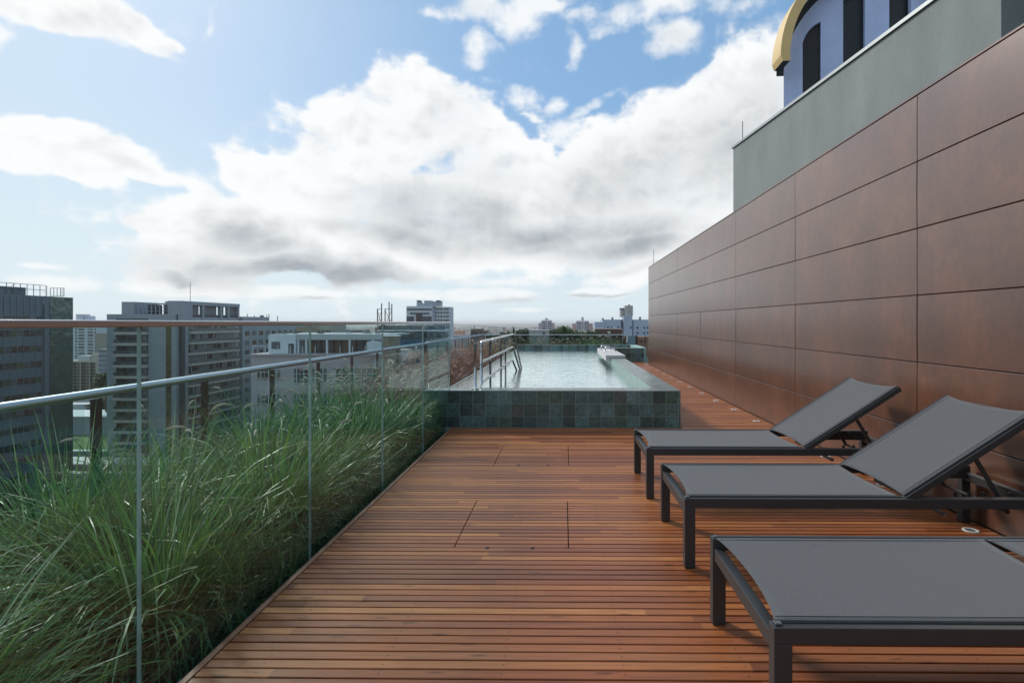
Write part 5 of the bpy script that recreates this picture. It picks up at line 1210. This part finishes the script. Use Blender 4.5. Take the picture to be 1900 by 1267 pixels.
#@@ENDCITY
#@@GRASS
# ------------------------------------------------------------------ ornamental grass
def clump(name, label, group, x, y, z, n, lmin, lmax, m, seed, xmax=None, xmin=None, wid=.0055, heads=0, headm=None, lean=(0,0), kmax=1.7, r0=.13, th=.62, hl=.11, zlim=None):
    t = empty(name, (x, y, z), label=label, cat='grass clump', group=group)
    g = np.random.RandomState(seed); K = 9
    phi = g.uniform(0, 2*np.pi, n); th0 = np.abs(g.normal(0, th*.55, n))+.04; L_ = g.uniform(lmin, lmax, n)*(1-.15*g.rand(n)); kk = g.uniform(.15, kmax, n)**1.1
    rr_ = r0*np.sqrt(g.rand(n)); pa = phi+g.normal(0, .7, n)
    P = np.stack([rr_*np.cos(pa), rr_*np.sin(pa), np.zeros(n)], 1)
    dirh = np.stack([np.cos(phi)+lean[0], np.sin(phi)+lean[1]], 1); dirh /= np.linalg.norm(dirh, axis=1)[:, None]+1e-6
    side = np.stack([-dirh[:, 1], dirh[:, 0], g.normal(0, .55, n)], 1); side /= np.linalg.norm(side, axis=1)[:, None]
    twist = g.normal(0, .25, n)
    w = wid*g.uniform(.55, 1.35, n); V = np.zeros((n, K, 2, 3))
    cur = P.copy()
    for k in range(K):
        s = k/(K-1); tt = th0+kk*s**1.7
        if k:
            st = L_/(K-1); d = np.stack([np.sin(tt)*dirh[:, 0], np.sin(tt)*dirh[:, 1], np.cos(tt)], 1); cur = cur+d*st[:, None]
            cur[:, :2] += (np.stack([-dirh[:, 1], dirh[:, 0]], 1)*(twist*s*.035)[:, None])
        ww = w*(1-s**2.2)*(.5+.5*min(1, s*5))+.0004
        for q, sg in enumerate((-1, 1)): V[:, k, q] = cur+side*(ww*sg)[:, None]*.5
    W_ = V.reshape(n, -1, 3)
    if xmax is not None:
        lim = xmax-x-g.rand(n)[:, None]*.02; W_[:, :, 0] = np.where(W_[:, :, 0] > lim, lim-(W_[:, :, 0]-lim)*.12, W_[:, :, 0])
    if zlim is not None: W_[:, :, 2] = np.maximum(W_[:, :, 2], zlim)
    W_[:, :, 2] = np.maximum(W_[:, :, 2], .005)
    vs = W_.reshape(-1, 3); b = np.arange(n)[:, None]*K*2; k_ = np.arange(K-1)[None, :]*2
    f = np.stack([b+k_, b+k_+1, b+k_+3, b+k_+2], 2).reshape(-1, 4)
    me = bpy.data.meshes.new('blades'); me.from_pydata(vs.tolist(), [], f.tolist()); me.materials.append(m)
    a = me.attributes.new('tint', 'FLOAT', 'FACE'); tv = np.clip(g.beta(2, 2.2, n), 0, 1); a.data.foreach_set('value', np.repeat(tv, K-1).astype(np.float32))
    me.polygons.foreach_set('use_smooth', [True]*len(me.polygons)); me.update()
    o = bpy.data.objects.new('blades', me); C.objects.link(o); o.parent = t
    if heads:
        h = MB(); rr = random.Random(seed); 
        for i in range(heads):
            a_ = rr.uniform(0, 6.283); t0 = rr.uniform(.05, .42); L2 = rr.uniform(lmax*.72, lmax*1.02); kx = rr.uniform(.2, .9)
            p = Vector((rr.uniform(-.09,.09), rr.uniform(-.09,.09), 0)); pts = [p.copy()]; n2 = 9
            dx, dy = math.cos(a_)+lean[0], math.sin(a_)+lean[1]; q = math.hypot(dx, dy)+1e-6; dx /= q; dy /= q
            for k in range(n2):
                tt = t0+kx*((k+1)/n2)**2*1.1; p = p+Vector((math.sin(tt)*dx, math.sin(tt)*dy, math.cos(tt)))*(L2/n2); pts.append(p.copy())
            if xmax is not None and any(v.x+x > xmax-.01 for v in pts): continue
            h.tube(pts, .0014, 3, cap=False)
            tt += .1; hp = [p.copy()]
            for k in range(5): tt += .18; p = p+Vector((math.sin(tt)*dx, math.sin(tt)*dy, math.cos(tt)))*hl/5; hp.append(p.copy())
            if xmax is not None and any(v.x+x > xmax-.01 for v in hp): continue
            h.tube(hp, [.003,.0068,.0078,.007,.005,.0015], 6)
            for k in range(26):      # bristles
                i0 = rr.randrange(5); c = hp[i0].lerp(hp[i0+1], rr.random()); d = Vector((rr.gauss(0,1), rr.gauss(0,1), rr.gauss(.4,1))).normalized()*rr.uniform(.010,.018); s_ = d.cross(Vector((.3,.5,.8))).normalized()*.0011
                h.add([c-s_, c+s_, c+d], [(0,1,2)])
        if h.f: h.build('seed_heads', headm, t, off=False)
    return t
def grass():
    rr = random.Random(12)
    grp = 'green grass clumps in the planter behind the glass'
    ordn = ['nearest','second','third','fourth','fifth','sixth','seventh','eighth','ninth','tenth','eleventh','twelfth','thirteenth','fourteenth','fifteenth','sixteenth','seventeenth','eighteenth','nineteenth','twentieth','twenty-first']
    for row, (xc, dn) in enumerate(((-1.93, 'close to the glass'), (-2.74, 'close to the outer railing'))):
        for i in range(7):
            y = .62+i*.955+(.42 if row else 0)+rr.uniform(-.10,.10); x = xc+rr.uniform(-.08,.08); y = min(y, 6.4)
            big = rr.uniform(.92, 1.08)*(.94 if row else 1.0)*(.90 if i > 3 else .84 if i < 2 else .95)
            clump('grass_clump', '%s green grass clump in the row %s' % (ordn[i], dn), grp, x, y, -.30, 1150, .62*big, 1.38*big, M['blade'], 100+row*20+i, xmax=-1.428,
                  heads=(0 if i < 3 else 7 if i < 5 else 26), headm=M['seedhead'], lean=(.22, .10), kmax=2.5, wid=.0130, r0=.15, th=.72)
    # young side shoots between the clumps, one low tuft each
    for i in range(9):
        clump('grass_tuft', '%s low green tuft between the clumps, against the glass' % ordn[i], 'low green tufts against the glass', -1.66+rr.uniform(-.05,.05), 1.0+i*.66+rr.uniform(-.1,.1), -.30, 260, .25, .70, M['blade'], 160+i, xmax=-1.43, lean=(.1, 0), kmax=2.2, wid=.011, r0=.12, th=.8)
    grp = 'dry brown grass clumps left of the pool'
    for row, (xc, dn) in enumerate(((-2.08, 'along the pool edge'), (-2.75, 'along the outer railing'))):
        for i in range(17):
            y = 7.05+i*.78+(.35 if row else 0)+rr.uniform(-.12,.12); x = xc+rr.uniform(-.1,.1)
            clump('grass_clump', '%s dry brown grass clump %s' % (ordn[i], dn), grp, x, y, -.05, 300 if i < 8 else 180, .42, .82, M['blade_brown'] if i < 13 else M['blade_mix'], 200+row*30+i, xmax=-1.62,
                  heads=34 if i < 9 else 18, headm=M['seedbrown'] if i < 13 else M['seedhead'], lean=(.22, -.1), kmax=1.8, wid=.006 if i < 8 else .009, hl=.13)
    grp = 'mixed grass clumps behind the far pool wall'
    for i in range(11):
        x = -2.9+i*.48; green = i in (8, 9, 10)
        clump('grass_clump', '%s clump counted from the left in the grass strip behind the far pool wall' % ('first' if i == 0 else ordn[i]), grp, x+rr.uniform(-.08,.08), 21.35+rr.uniform(-.2,.2), -.02, 230, .45, .80 if not green else .92, M['blade'] if green else M['blade_mix'], 300+i,
              heads=9, headm=M['seedhead'], kmax=1.5, wid=.010, hl=.15)
grass()
#@@ENDGRASS

# ------------------------------------------------------------------ haze: the air over the city
def haze():
    m = bpy.data.materials.new('air'); m.use_nodes = True; t = m.node_tree; t.nodes.clear(); out = N(t, 'ShaderNodeOutputMaterial')
    v = N(t, 'ShaderNodeVolumePrincipled'); v.inputs['Density'].default_value = 1.0e-4; v.inputs['Color'].default_value = (.97,.985,1,1); v.inputs['Anisotropy'].default_value = .3
    t.links.new(v.outputs[0], out.inputs['Volume'])
    o = MB().box(-27000, 27000, -3600, 27000, -64, 34).build('haze', m); tag(o, kind='stuff')
haze()
